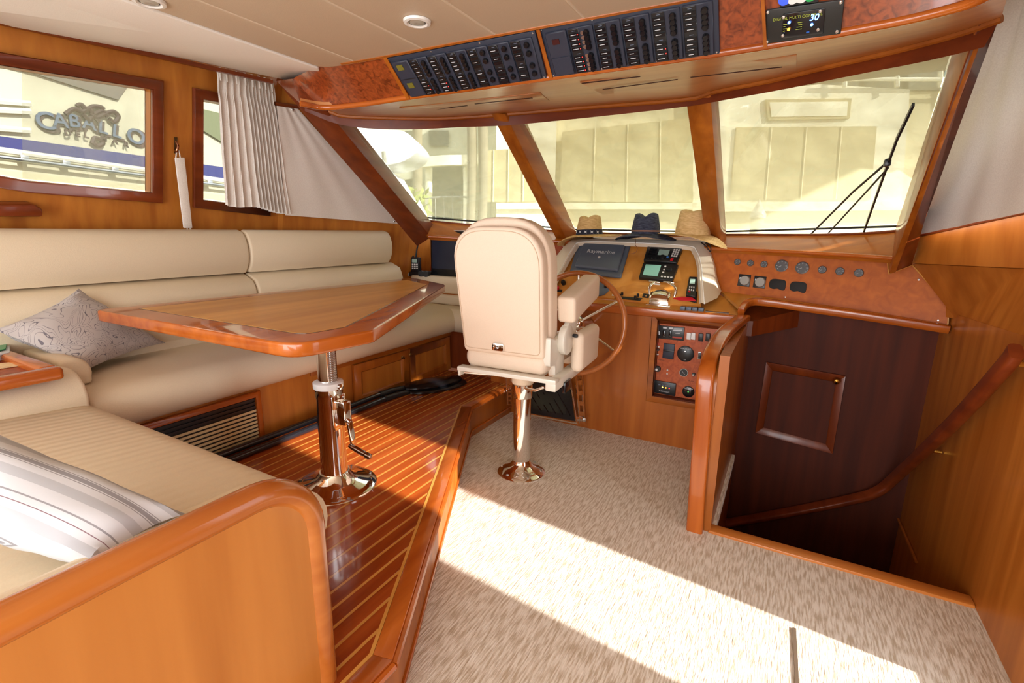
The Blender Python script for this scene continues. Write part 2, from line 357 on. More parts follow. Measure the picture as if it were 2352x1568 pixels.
# ---- ceiling: padded panels divided by piped seams
CZ = 2.2
seamx = [-1.955, -1.75, -1.385, -1.05, -.706, -.36, -.02, .32, .66, 1.0]
Acur = curve([(-1.965, 1.62, CZ), (-1.93, 1.69, CZ), (-1.72, 1.72, CZ), (-1.2, 1.735, CZ), (-.7, 1.755, CZ), (-.2, 1.78, CZ), (.15, 1.80, CZ), (.5, 1.78, CZ), (.9, 1.68, CZ)], 8)
def yA_(x):
    for a, b in zip(Acur, Acur[1:]):
        if a.x <= x <= b.x: return lerp(a.y, b.y, (x-a.x)/max(1e-6, b.x-a.x))
    return 1.68
ce = struct(MB().mm((-2.0, -3, CZ+.03), (1.2, 1.9, CZ+.06)).build('ceiling', CEIL))
for a, b in zip(seamx, seamx[1:]):
    n = 6; front = [V((lerp(a, b, k/n), yA_(lerp(a, b, k/n))+.02, CZ)) for k in range(n+1)]
    MB().prism([V((a, -3, CZ)), V((b, -3, CZ))]+front[::-1], (0, 0, .035)).build('ceiling_panel', CEIL, ce, bevel=.010, seg=3)
    MB().tube([(b, -3, CZ+.004), (b, yA_(b)+.01, CZ+.004)], .006, 6).build('seam_piping', CEIL, ce)
# bright valance slab rising from the ceiling edge to the top of the port wall
vi = [V((-1.955, -1.0, CZ-.004)), V((-1.955, 1.70, CZ-.004))]
tip = X(757, 205, -2.42); vo0 = WP(0, 58, .05); vo1 = WP(400, 131, .06)
vob = [vo0+(vo0-vo1)*1.6, vo0, vo1, lerp(vo1, WP(640, 182, .10), .9)]
va = [V((-1.955, -1.4, CZ-.004)), vob[0], vob[1], vob[2], X(620, 176, -2.85), tip, V((-1.965, 1.70, CZ-.004))]
struct(MB().add(va+[p+V((0, 0, .03)) for p in va], [(0, 1, 2, 6), (2, 3, 6), (3, 4, 6), (4, 5, 6), (13, 9, 8, 7), (13, 10, 9), (13, 11, 10), (13, 12, 11)]+[(i, (i+1) % 7, 7+(i+1) % 7, 7+i) for i in range(7)]).build('trim_2', CEIL2, bevel=.006))
# curtain track
ct = MB().sweep([vo0+V((.03, -.4, -.02)), vo1+V((.03, 0, -.022)), X(625, 180, -2.86)+V((0, 0, -.02))], [(-.012, -.01), (.012, -.01), (.012, .01), (-.012, .01)]).build('curtain_track', W['darky']); tag(ct, 'slim dark curtain rail along the top of the side wall', 'rail')
# ---- brow over the windscreen: burl face, soffit, header
Bp = [(690, 238), (750, 247), (840, 238), (945, 222), (1257, 178), (1650, 122), (1800, 98), (2000, 62), (2150, 30), (2260, -5), (2330, -60)]
Bcur = curve([Z(*p, 2.08) for p in Bp], 6)
zt = CZ+.012
Tcur = [V((max(-1.96, p.x*.985+.02) if p.x < -1.5 else p.x, min(yA_(max(-1.95, p.x)), p.y-.03), zt)) for p in Bcur]
for i, p in enumerate(Bcur):            # the port end sweeps up behind the valance tip
    if p.x < -1.9: Tcur[i] = V((lerp(-1.96, -2.35, min(1, (-1.9-p.x)/.26)), lerp(1.70, 1.86, min(1, (-1.9-p.x)/.26)), zt+.03*min(1, (-1.9-p.x)/.26)))
rows = [[lerp(t, b, k/4) for t, b in zip(Tcur, Bcur)] for k in range(5)]
brow = struct(MB().shell(rows, (0, .02, .01)).build('trim_3', W['burl']))
P1 = X(634, 186, -2.86); P5 = YS(748, 250, lambda x: 3.05-.22*(x+1.19)**2)
MB().add([P1, tip+V((.01, .03, .01)), Tcur[0], Bcur[0], P5, lerp(P1, Bcur[0], .5)+V((0, .01, 0))], [(0, 1, 2), (0, 2, 3), (0, 3, 4)]).build('burl_end', W['burl'], brow)
MB().tube(Bcur, .013, 10).build('edge_moulding', W['glossx'], brow)
MB().tube([t+V((0, -.004, -.006)) for t in Tcur if t.x > -1.95], .012, 8).build('edge_moulding', W['midx'], brow)
fw = lambda x: 3.05-.22*(x+1.19)**2
HDt = [YS(px, py, fw) for px, py in [(700, 225), (750, 250), (800, 265), (1000, 270), (1140, 262), (1350, 244), (1580, 225), (1640, 208), (1780, 180), (1900, 150), (2050, 115), (2200, 75), (2300, 40)]]
GT = [YS(px, py, fw) for px, py in [(700, 255), (775, 285), (860, 296), (960, 297), (1060, 292), (1125, 290), (1190, 286), (1380, 267), (1575, 245), (1645, 233), (1800, 205), (2000, 165), (2100, 146), (2190, 126), (2260, 108)]]
HDt = curve(HDt, 4); GTc = curve(GT, 4)
def resample(c, n):
    L = [0]
    for a, b in zip(c, c[1:]): L.append(L[-1]+(b-a).length)
    out = []; j = 0
    for k in range(n):
        t = L[-1]*k/(n-1)
        while j < len(L)-2 and L[j+1] < t: j += 1
        out.append(lerp(c[j], c[j+1], (t-L[j])/max(1e-9, L[j+1]-L[j])))
    return out
Nn = 48; Br = resample(Bcur, Nn); Hr = resample(HDt, Nn); Gr = resample(GTc, Nn)
SOFF = wood('soffit_veneer', srgb(190, 122, 66), srgb(208, 142, 84), 'x', coat=.4)
struct(MB().shell([[lerp(b, h, k/3) for b, h in zip(Br, Hr)] for k in range(4)], (0, 0, .025)).build('ceiling', SOFF))
hd = struct(MB().shell([Hr, [lerp(h, g_, .25) for h, g_ in zip(Hr, Gr)], Gr], (0, .05, .02)).build('trim_4', W['darkx']))
MB().tube([h+V((0, -.01, -.006)) for h in Hr], .014, 8).build('edge_moulding', W['midx'], hd)
# access panels and slots let into the soffit
def soff(px, py, d=0):                     # the point of the curved soffit seen there
    z = 2.12
    for _ in range(30):
        p = Z(px, py, z); i = min(range(Nn), key=lambda k: abs(lerp(Br[k], Hr[k], .4).x-p.x)); t = (p.y-Br[i].y)/max(1e-3, Hr[i].y-Br[i].y); z = .6*z+.4*lerp(Br[i].z, Hr[i].z, min(1, max(0, t)))
    return Z(px, py, z)-V((0, 0, d))
GROOVE = mat('groove', srgb(60, 24, 10), .8)
for q in ([(917, 247), (1240, 212), (1262, 230), (962, 260)], [(1332, 188), (1830, 124), (1830, 162), (1385, 216)]):
    MB().prism([soff(*p, -.001) for p in q], (0, 0, -.0045)).build('access_panel', SOFF, hd, bevel=.001)
for q in ([(958, 254), (1072, 240)], [(1090, 236), (1222, 222)], [(1336, 188), (1470, 172)], [(1384, 202), (1556, 179)], [(1586, 174), (1797, 150)]):
    a, b = soff(*q[0], .004), soff(*q[1], .004); MB().prism([a, b, b+V((0, .008, 0)), a+V((0, .008, 0))], (0, 0, -.002)).build('slot', GROOVE, hd)
# ---- windscreen sill, glass, mullions
fs = lambda x: 4.25-.17*(x+1.19)**2
SB = curve([YS(px, py, fs) for px, py in [(930, 497), (965, 505), (1100, 518), (1265, 530), (1318, 533), (1460, 538), (1600, 541), (1660, 539), (1900, 539), (2055, 531), (2110, 520)]], 5)
SBr = resample(SB, Nn)
# three panes
def near(c, x): return min(range(len(c)), key=lambda i: abs(c[i].x-x))
for k, (t0, t1, b0, b1) in enumerate(((GT[1], YS(1160, 290, fw), YS(965, 505, fs), YS(1300, 532, fs)), (YS(1175, 288, fw), YS(1605, 241, fw), YS(1310, 533, fs), YS(1635, 540, fs)), (YS(1620, 238, fw), YS(2200, 124, fw), YS(1640, 540, fs), YS(2070, 529, fs)))):
    e = bpy.data.objects.new('window_%d' % (k+4), None); COL.objects.link(e); e.location = b0; e['kind'] = 'structure'
    n = 10; top = []; bot = []
    for i in range(n+1):
        t = i/n; p = lerp(t0, t1, t); top.append(V((p.x, fw(p.x), p.z+.02))); p = lerp(b0, b1, t); bot.append(V((p.x, fs(p.x), p.z-.02)))
    rows = [[lerp(a, b, j/3) for a, b in zip(top, bot)] for j in range(4)]
    off = V((0, .10, .06))
    MB().shell([[p+off*.6 for p in r] for r in rows], (0, .004, .003)).build('pane', GLASS, e)
    if k == 0:   # the woven screen covers only the inboard part of the port pane
        rows = [[lerp(r[4], r[-1], i/6) for i in range(7)] if False else r for r in rows]
    MB().shell([[p+off for p in r] for r in rows], (0, .0012, .0008)).build('mesh_cover', veil('windscreen_mesh_%d' % k, (srgb(236, 234, 206), srgb(240, 234, 200), srgb(242, 237, 206))[k], (.36, .62, .60)[k]), e)
    MB().tube([p+V((0, .05, .045)) for p in bot], .008, 6).build('gasket', BLK, e)
def hexbar(tl, tr_, bl, br, vec, m, name='trim_5'):
    return struct(MB().hexa([tl, tr_, br, bl], [p+V(vec) for p in (tl, tr_, br, bl)]).build(name, m, bevel=.006))
fwi = lambda x: fw(x)-.05; fsi = lambda x: fs(x)-.14
hexbar(YS(1126, 258, fwi), YS(1160, 262, fwi), YS(1279, 552, fsi), YS(1302, 552, fsi), (.03, .16, .06), W['midy'])
hexbar(YS(1571, 200, fwi), YS(1631, 200, fwi), YS(1622, 562, fsi), YS(1657, 565, fsi), (.015, .15, .05), W['midy'])
# port pillar
t = [X(632, 184, -2.95), X(700, 200, -2.72)]
b = [X(957, 572, -3.0), X(992, 545, -2.96)]
hexbar(V(t[0]), V(YS(745, 248, lambda x: fw(x)-.06)), Y(958, 566, 3.62), Y(990, 545, 3.66), (-.03, .10, .10), W['darky'])
tl, tr_, bl, br = YS(632, 186, lambda x: fw(x)-.10), YS(752, 252, lambda x: fw(x)-.06), Y(930, 545, 3.60), Y(985, 548, 3.66)
# starboard pillar: pale inner face and dark aft face
a0, a1 = YS(2262, 0, lambda x: 2.42), YS(2300, -20, lambda x: 2.30)
sp = [Y(2262, 10, 2.36), Y(2325, -40, 2.30), Y(2108, 545, 3.62), Y(2048, 626, 3.60)]
sp = [Y(2262, 10, 2.36), Y(2325, -40, 2.30), Y(2112, 538, 3.60), Y(2094, 610, 3.60), Y(2042, 629, 3.58)]
struct(MB().prism([sp[0], sp[1], sp[2], sp[3], sp[4]], (.01, .06, .02)).build('trim_6', W['darkz'], bevel=.006))
struct(MB().hexa([sp[0], Y(2190, 110, 2.62), Y(2052, 540, 3.86), sp[4]], [p+V((.03, 0, .01)) for p in (sp[0], Y(2190, 110, 2.62), Y(2052, 540, 3.86), sp[4])]).build('trim_6', W['midz'], bevel=.004))
# sill board between the glass and the instrument panels, with its half-round lip
LP = [(985, 543), (1100, 549), (1290, 555), (1450, 562), (1655, 571), (1850, 580), (2038, 592), (2060, 594)]
fl_ = lambda x: 3.98-.13*(x+1.19)**2
LIP = curve([YS(px, py, fl_) for px, py in LP], 5); LIPr = resample(LIP, Nn)
sl = struct(MB().shell([[p+V((0, .05, 0)) for p in SBr], [lerp(a, b, .5)+V((0, 0, -.004)) for a, b in zip(SBr, LIPr)], LIPr], (0, .02, -.03)).build('trim_7', W['midx']))
MB().tube(LIPr, .014, 10).build('edge_moulding', W['glossx'], sl)
MB().tube([p+V((0, .04, .0)) for p in SBr], .009, 8).build('edge_moulding', W['darkx'], sl)
# ---- starboard: lower wall, knuckle, side deck and wall above
K0, K1, K2 = V((.84, 3.75, 1.03)), V((.84, 3.55, 1.05)), X(2352, 780, .84)
K3 = K2+(K2-K1)*.9
U1, U2 = Y(2097, 606, 3.66), X(2352, 618, .90); U3 = U2+(U2-U1)*.8
T1, T2 = Y(2108, 541, 3.68), X(2352, 487, .86); T3 = T2+(T2-T1)*.8
SW = W['wallz']; STW = wood('starboard_veneer', srgb(176, 100, 32), srgb(204, 126, 50), 'z', coat=.25)
struct(MB().hexa([(.84, 1.92, -1.1), (.84, 4.4, -1.1), (.84, 4.4, 1.03), (.84, 1.92, K3.z)], [(.92, 1.92, -1.1), (.92, 4.4, -1.1), (.92, 4.4, 1.03), (.92, 1.92, K3.z)]).build('wall_starboard', STW))
struct(MB().shell([[K1, K2, K3], [U1, U2, U3]], (.05, 0, .02)).build('wall_starboard', STW))
struct(MB().shell([[U1+V((-.004, 0, .004)), U2+V((-.004, 0, .004)), U3], [T1, T2, T3]], (.05, 0, 0)).build('wall_starboard', STW))
sb = struct(MB().tube([T1, T2, T3], .012, 8).build('trim_8', W['darky']))
struct(MB().prism([K1+V((.02, .0, 0)), U1+V((.02, 0, 0)), T1+V((.02, 0, 0)), T1+V((-.1, .45, 0)), V((.55, 4.1, 1.0))], (.05, 0, 0)).build('wall_starboard', STW))
# aft of the frame: door jambs, walls and roof, some added to block sun
struct(MB().mm((.84, -1.3, -.05), (.90, 1.385, 2.3)).build('wall_starboard', STW))  # left solid to keep the sun off the settee end panel
struct(MB().mm((.87, 1.92, 2.02), (.93, 3.25, 2.5)).build('wall_starboard', STW))  # unseen upper strip added to stop sun leaking in over the side
struct(MB().mm((.84, 1.2, 2.26), (1.3, 3.3, 2.4)).build('ceiling', CEIL))  # unseen roof overhang added to shut out sun from starboard
struct(MB().hexa([(.95, 2.9, 1.0), (.90, 4.1, 1.0), (.80, 4.1, 1.50), (.92, 2.9, 1.55)], [(1.0, 2.9, 1.0), (.95, 4.1, 1.0), (.85, 4.1, 1.50), (.97, 2.9, 1.55)]).build('wall_starboard', STW))
struct(MB().mm((.84, 1.36, 1.98), (.90, 2.0, 2.3)).build('wall_starboard', STW))
struct(MB().mm((.84, 1.36, -.05), (.90, 1.92, .14)).build('wall_starboard', STW))
struct(MB().mm((1.0, -3.0, -.05), (1.06, -1.2, .95)).build('wall_starboard', STW))
struct(MB().mm((1.0, -3.0, 1.9), (1.06, -1.2, 2.3)).build('wall_starboard', STW))
struct(MB().mm((.84, -1.3, -.05), (1.06, -1.26, 2.3)).build('wall_starboard', STW))
struct(MB().mm((-3.36, -3.0, .0), (-3.30, -1.2, .95)).build('wall_port', W['wallz']))
struct(MB().mm((-3.36, -3.0, 1.95), (-3.30, -1.2, 2.5)).build('wall_port', W['wallz']))
struct(MB().mm((-3.6, -3.0, 2.56), (1.7, 4.5, 2.62)).build('ceiling', CEIL))  # roof slab added out of view, extended as a visor to shade the windscreen
struct(MB().mm((.88, 1.92, 1.0), (.93, 2.66, 2.56)).build('wall_starboard', STW))  # unseen wall filler added to keep sun off the helm chair
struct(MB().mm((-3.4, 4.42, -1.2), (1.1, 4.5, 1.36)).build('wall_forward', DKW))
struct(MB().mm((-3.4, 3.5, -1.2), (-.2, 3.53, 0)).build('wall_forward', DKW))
# ---- stairwell
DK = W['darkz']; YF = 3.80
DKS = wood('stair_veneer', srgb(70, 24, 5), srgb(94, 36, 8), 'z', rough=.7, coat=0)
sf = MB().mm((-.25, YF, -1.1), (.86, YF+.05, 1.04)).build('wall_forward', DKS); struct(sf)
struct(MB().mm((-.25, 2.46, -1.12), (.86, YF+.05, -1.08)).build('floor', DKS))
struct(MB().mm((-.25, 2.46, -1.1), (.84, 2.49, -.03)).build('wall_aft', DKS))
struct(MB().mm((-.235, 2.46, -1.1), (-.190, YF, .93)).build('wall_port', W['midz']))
# recessed locker door in the forward wall
dq = [Y(*p, YF-.002) for p in [(1760, 830), (1942, 862), (1912, 1040), (1735, 992)]]
dn = V((0, -1, 0)); d1 = bpy.data.objects.new('door_1', None); COL.objects.link(d1); d1.location = dq[3]; d1['kind'] = 'structure'
cc = sum(dq, V((0, 0, 0)))/4; inn = [lerp(p, cc, .2) for p in dq]; out_ = dq
for i in range(4):
    j = (i+1) % 4; MB().hexa([out_[i], out_[j], inn[j], inn[i]], [p+dn*.018 for p in (out_[i], out_[j])]+[p+dn*.006 for p in (inn[j], inn[i])]).build('door_rail', W['darkz'], d1, bevel=.002)
MB().prism(inn, dn*.01).build('door_panel', DKS, d1)
MB().lathe([(.0001, .012), (.018, .012), (.024, .026), (.016, .044), (.0001, .050)], Y(1921, 873, YF-.012), (0, -1, 0), 14).build('knob', BRASS, d1)
# small latch and stop moulding at the bottom of the stairwell
kb = MB().lathe([(.0001, 0), (.010, .004), (.008, .014), (.0001, .018)], X(2053, 1197, .835), (-1, 0, 0), 12).build('locker_knob', BRASS); tag(kb, 'tiny brass knob low on the stairwell wall below the handrail', 'knob')
struct(MB().tube([X(2058, 1180, .83), X(2105, 1290, .83)], .009, 8).build('trim_9', W['midz']))
# step box under the ledge
struct(MB().hexa([(-.235, 3.50, .84), (-.16, 3.50, .84), (.10, 3.80, .88), (-.235, 3.80, .88)], [(-.235, 3.50, .94), (-.16, 3.50, .94), (.10, 3.80, 1.0), (-.235, 3.80, 1.04)]).build('trim_10', DK))
# ================================================================ settee
def cushion(name, mn, mx, bev, m, parent, **k):
    return MB().mm(mn, mx).build(name, m, parent, bevel=bev, seg=6, **k)
CF = -2.645                               # face of the settee base
sb_ = thing('settee', (CF, 2, PH), 'built-in L-shaped wooden settee with cupboard doors and a rounded, varnished foreground end', 'settee')
MB().mm((-3.26, -.5, PH), (CF, 3.56, .585)).build('body', W['wallz'], sb_)
MB().mm((CF-.01, 2.05, .545), (CF+.010, 3.60, .60)).build('top_rail', W['midy'], sb_, bevel=.004)
MB().mm((CF, 3.595, PH), (CF+.02, 3.64, .585)).build('stile', W['midz'], sb_)
fx = lambda px, py, o=.0: X(px, py, CF+o)
def framedoor(q, name, parent, fr=.2, lab=None):
    q = [V(p) for p in q]; n = V((1, 0, 0)); b, _ = quadslab(q, .012); d = b.build(name, W['midz'], parent, bevel=.003, label=lab)
    c = sum(q, V((0, 0, 0)))/4
    iu, iv = fr*.55, fr
    inn = [bil(q, iu, iv), bil(q, 1-iu, iv), bil(q, 1-iu, 1-iv), bil(q, iu, 1-iv)]; in2 = [lerp(p, c, .10) for p in inn]
    mb = MB()
    for i in range(4):
        j = (i+1) % 4; mb.hexa([q[i], q[j], inn[j], inn[i]], [p+n*.026 for p in (q[i], q[j], inn[j], inn[i])])
        mb.hexa([inn[i], inn[j], in2[j], in2[i]], [p+n*k for p, k in ((inn[i], .026), (inn[j], .026), (in2[j], .014), (in2[i], .014))])
    mb.build('door_frame', W['midz'], d, bevel=.002); MB().prism(in2, n*.0145).build('door_panel', W['wallz'], d)
    return d
D1 = framedoor([fx(807, 838), fx(933, 802), fx(936, 886), fx(811, 932)], 'door', sb_)
D2 = framedoor([fx(936, 801), fx(1028, 772), fx(1030, 846), fx(939, 885)], 'door', sb_)
for d, p in ((D1, (923, 821)), (D2, (941, 814))):
    MB().lathe([(.0001, 0), (.012, .0), (.014, .006), (.007, .012), (.013, .024), (.0001, .028)], fx(*p, .026), (1, 0, 0), 14).build('knob', mat('antique_brass', (.35, .2, .08), .3, 1), d)
# heater grille
go = [fx(300, 988), fx(597, 906), fx(605, 1018), fx(318, 1180)]
y0, y1 = fx(290, 985).y-.28, fx(597, 906).y; z1, z0 = .560, PH+.006
y1 = 1.72
y1 = fx(600, 960).y
gt = [V((CF, y0, z1)), V((CF, y1, z1)), V((CF, y1, z0)), V((CF, y0, z0))]
gi = [V((CF, y0+.05, z1-.036)), V((CF, y1-.034, z1-.036)), V((CF, y1-.034, z0+.026)), V((CF, y0+.05, z0+.026))]
gm = thing('heater_grille', gt[2], 'slatted cream and black air grille in a varnished wooden frame on the settee base', 'grille')
mb = MB(); n = V((1, 0, 0))
for i in range(4):
    j = (i+1) % 4; mb.hexa([gt[i], gt[j], gi[j], gi[i]], [p+n*.022 for p in (gt[i], gt[j], gi[j], gi[i])])
mb.build('frame', W['glossy'], gm, bevel=.004)
MB().prism([p+n*.002 for p in gi], n*.003).build('backing', BLK, gm)
SL = mat('slat_cream', srgb(222, 206, 160), .35); zz = gi[2].z+.018; hh = gi[0].z-gi[2].z
for k in range(11):
    z = lerp(gi[2].z+.010, gi[0].z-.012, k/10); m = BLK if k >= 8 else SL
    MB().hexa([(CF+.005, gi[0].y, z-.008), (CF+.005, gi[1].y, z-.008), (CF+.014, gi[1].y, z-.006), (CF+.014, gi[0].y, z-.006)], [(CF+.005, gi[0].y, z+.006), (CF+.005, gi[1].y, z+.006), (CF+.014, gi[1].y, z+.008), (CF+.014, gi[0].y, z+.008)]).build('slat', m, gm, label='black slat' if k >= 8 else 'cream slat')
# forward bench face and bulkhead
fb = struct(MB().mm((-2.66, 3.58, PH), (-1.62, 3.62, .60)).build('wall_forward', W['darkz']))
# seat cushions
SZ = .80
def seat_roll(name, sec, a, b, parent, m=VIN):       # section in (x or y, z) extruded; sec gives list of V at end a
    return None
def profile_sweep(name, prof, p0, p1, m, label=None, cat=None, n=2, parent=None, wob=0):
    # prof: (d,z) pairs, d measured along +perp from the line p0-p1
    p0, p1 = V(p0), V(p1); d = (p1-p0).normalized(); pe = V((d.y, -d.x, 0)); rows = []
    for k in range(n+1):
        c = lerp(p0, p1, k/n); rows.append([c+pe*a+V((0, 0, z)) for a, z in prof])
    mb = MB().grid(rows, closed=True); L = len(prof)
    mb.add(rows[0], [tuple(range(L))]); mb.add(rows[-1], [tuple(range(L))])
    o = mb.build(name, m, parent, bevel=.018, seg=3, angle=60)
    if label and not parent: tag(o, label, cat)
    return o
def arc(cx, cz, r, a0, a1, n=7, rz=None):
    return [(cx+r*math.cos(math.radians(lerp(a0, a1, k/n))), cz+(rz or r)*math.sin(math.radians(lerp(a0, a1, k/n)))) for k in range(n+1)]
# long seat: rounded front that bulges over the base
prof = [(0, .59), (.60, .59)]+arc(.57, .69, .105, -60, 85, 9)+[(.35, .815), (0, .80)]
so = profile_sweep('seat_cushion', prof, (-3.19, .86, 0), (-3.19, 3.66, 0), VIN, 'long cream vinyl settee seat running along the side wall', 'cushion')
# backrests, two side by side, each with a fat upper roll over a lower roll
def backrest(y0, y1, label):
    t = thing('backrest_cushion', (-3.2, (y0+y1)/2, .8), label, 'cushion')
    lo = [(.0, .79), (.14, .79)]+arc(.05, 1.0, .115, -50, 50, 6, .20)+[(.03, 1.195), (.0, 1.195)]
    up = [(.0, 1.20), (.06, 1.20)]+arc(.035, 1.335, .075, -62, 70, 8, .135)+[(.02, 1.475), (.0, 1.475)]
    ye = y1+.09
    profile_sweep('lower_roll', lo, (-3.19, y0, 0), (-3.19, y1+(.07 if y1 > 3 else 0), 0), VIN, parent=t)
    profile_sweep('upper_roll', up, (-3.19, y0, 0), (-3.19, y1, 0), VIN, parent=t)
    return t
ysp = X(563, 560, -3.13).y
backrest(-.3, ysp-.004, 'cream vinyl settee backrest under the big window, aft of the seam')
backrest(ysp+.004, X(893, 560, -3.13).y, 'cream vinyl settee backrest nearest the windscreen, forward of the seam')
# forward leg of the settee: seat and low backrest
profile_sweep('bench_cushion', [(0, .59), (.30, .59)]+arc(.28, .70, .10, -60, 85, 8)+[(0, .80)], (-3.2, 3.86, 0), (-1.75, 3.86, 0), VIN, 'cream vinyl bench seat across the forward end, partly behind the helm chair', 'cushion')
fbk = thing('back_cushion', (-2.6, 3.86, .8), 'low cream vinyl backrest on the forward bench below the television', 'cushion')
cushion('lower_pad', (-3.2, 3.70, .80), (-1.78, 3.84, .90), .03, VIN, fbk); cushion('upper_pad', (-3.2, 3.70, .905), (-1.78, 3.84, 1.065), .03, VIN, fbk)
struct(MB().mm((-3.25, 3.72, .6), (-1.64, 4.05, 1.04)).build('trim_11', W['midx']))
# aft leg: ribbed seat, arm pads, corner box with tray
RIB = bpy.data.materials.new('ribbed_vinyl')
RIB = VIN.copy(); RIB.name = 'ribbed_vinyl'; nt = RIB.node_tree; b = nt.nodes['Principled BSDF']; wv = nt.nodes.new('ShaderNodeTexWave'); wv.inputs['Scale'].default_value = 7; wv.bands_direction = 'X'; wv.inputs['Distortion'].default_value = .4
tcn = nt.nodes.new('ShaderNodeTexCoord'); nt.links.new(tcn.outputs['Object'], wv.inputs[0]); bp = nt.nodes.new('ShaderNodeBump'); bp.inputs['Strength'].default_value = .35; bp.inputs['Distance'].default_value = .006
nt.links.new(wv.outputs['Fac'], bp.inputs['Height']); nt.links.new(bp.outputs[0], b.inputs['Normal'])
profa = [(0, .58), (.86, .58)]+arc(.78, .655, .12, -50, 88, 9)+[(.5, .80), (0, .81)]
aft = profile_sweep('seat_cushion', profa, (-1.13, .0, 0), (-2.60, .0, 0), RIB, 'ribbed cream vinyl seat of the short aft leg beneath the striped pillow', 'cushion')
ab = MB().mm((-2.64, -.2, PH), (-1.05, .78, .575)).build('end_base', W['wallz'], sb_)
MB().mm((-3.25, -.5, .585), (-2.66, .82, .80)).build('corner_box', W['wallz'], sb_)
MB().mm((-3.25, -.5, .80), (-2.74, .78, .888)).build('corner_box', W['wallz'], sb_)

# arm pad facing the aft seat and the rounded pad on the forward side of the box
pa = profile_sweep('arm_pad', [(-.10, .72), (.16, .70)]+arc(.03, .80, .13, -20, 95, 7, .11)+[(-.10, .905)], (-2.62, -.3, 0), (-2.62, .84, 0), VIN, 'smooth cream vinyl arm pad beside the wooden tray', 'cushion')
pf = profile_sweep('arm_pad', [(-.02, .805), (.09, .805)]+arc(.03, .86, .065, -20, 90, 7, .07)+[(-.02, .93)], (-2.66, .84, 0), (-3.12, .84, 0), VIN, None); 
tag(pf, 'rounded cream vinyl pad behind the tray, against the grey cushion', 'cushion')
tray = thing('side_tray', (-2.9, .4, .92), 'varnished dark wood tray table with raised rim in the settee corner', 'tray')
tz = .93; c0 = Z(145, 838, tz+.035); tx1 = c0.x; ty1 = c0.y
MB().mm((-3.2, -.4, tz-.03), (tx1-.05, ty1-.05, tz)).build('tray_panel', W['burlred'], tray)
for a, b_, nm in (((tx1-.055, -.4, tz-.022), (tx1, ty1, tz+.028), 'x'), ((-3.2, ty1-.055, tz-.022), (tx1-.056, ty1, tz+.028), 'y')):
    MB().mm(a, b_).build('rim', W['glossy' if nm == 'x' else 'glossx'], tray, bevel=.014, seg=4)
# book and torn map page on the tray
bk = thing('book', Z(-10, 812, tz), 'green covered book with curling white pages on the tray', 'book')
bp_ = [Z(-90, 850, tz+.002), Z(-90, 800, tz+.002), Z(22, 800, tz+.002), Z(22, 822, tz+.002)]
pg = MB();
for k in range(5): pg.prism([p+V((.004*k, 0, .006*k)) for p in bp_], (0, 0, .004))
pg.build('pages', WTXT, bk); MB().prism([p+V((-.01, .004, .032)) for p in (bp_[0], bp_[1], bp_[2]+V((-.01, 0, 0)), bp_[3]+V((-.03, 0, 0)))], (0, 0, .004)).build('cover', mat('green_cover', srgb(20, 140, 80), .3), bk)
mp_ = [Z(-60, 846, tz+.002), Z(0, 836, tz+.002), Z(60, 830, tz+.002), Z(86, 831, tz+.002), Z(60, 838, tz+.002), Z(-60, 856, tz+.002)]
mo = MB().prism(mp_, (0, 0, .004)).build('leaflet', noisemat('leaflet_print', srgb(222, 190, 140), srgb(236, 214, 170), (1, 1, 1), 60, 4, .6)); tag(mo, 'tan printed leaflet lying against the rim of the tray', 'paper')
# ---- end panel with rounded corner and varnished cap rail
XP = -1.0
pp = [V((XP, -.6, PH)), V((XP, .765, PH)), V((XP, .765, .885)), V((XP, -.6, .885))]
pr_ = rounded([V((XP, -.8, PH-.2)), V((XP, .752, PH-.2)), V((XP, .752, .87)), V((XP, -.8, .862))], [0, 0, .13, 0], 10)
ep = sb_
MB().prism([p for p in pr_ if True], (-.045, 0, 0)).build('end_panel', wood('end_panel_veneer', srgb(196, 124, 50), srgb(224, 152, 72), 'z', n=5, big=.3, coat=.35), ep)
path = []
path.append(V((XP-.022, .757, PH-.0))); path.append(V((XP-.022, .757, .70)))
for k in range(9):
    a = math.radians(90*k/8); path.append(V((XP-.022, .757-.15+.15*math.cos(a), .733+.15*math.sin(a))))
path += [V((XP-.022, .3, .883)), V((XP-.022, -.6, .875))]
def ell(a, b, n=14): return [(a*math.cos(2*math.pi*k/n), b*math.sin(2*math.pi*k/n)) for k in range(n)]
MB().sweep(path, ell(.036, .034)).build('cap_rail', W['cap'], ep)
ipd = profile_sweep('arm_pad', [(0, .74), (.105, .70)]+arc(.07, .80, .045, 0, 90, 5, .075)+[(0, .865)], (-1.045, .665, 0), (-1.045, -.6, 0), VIN, 'long cream vinyl arm pad lining the inside of the wooden end panel', 'cushion')

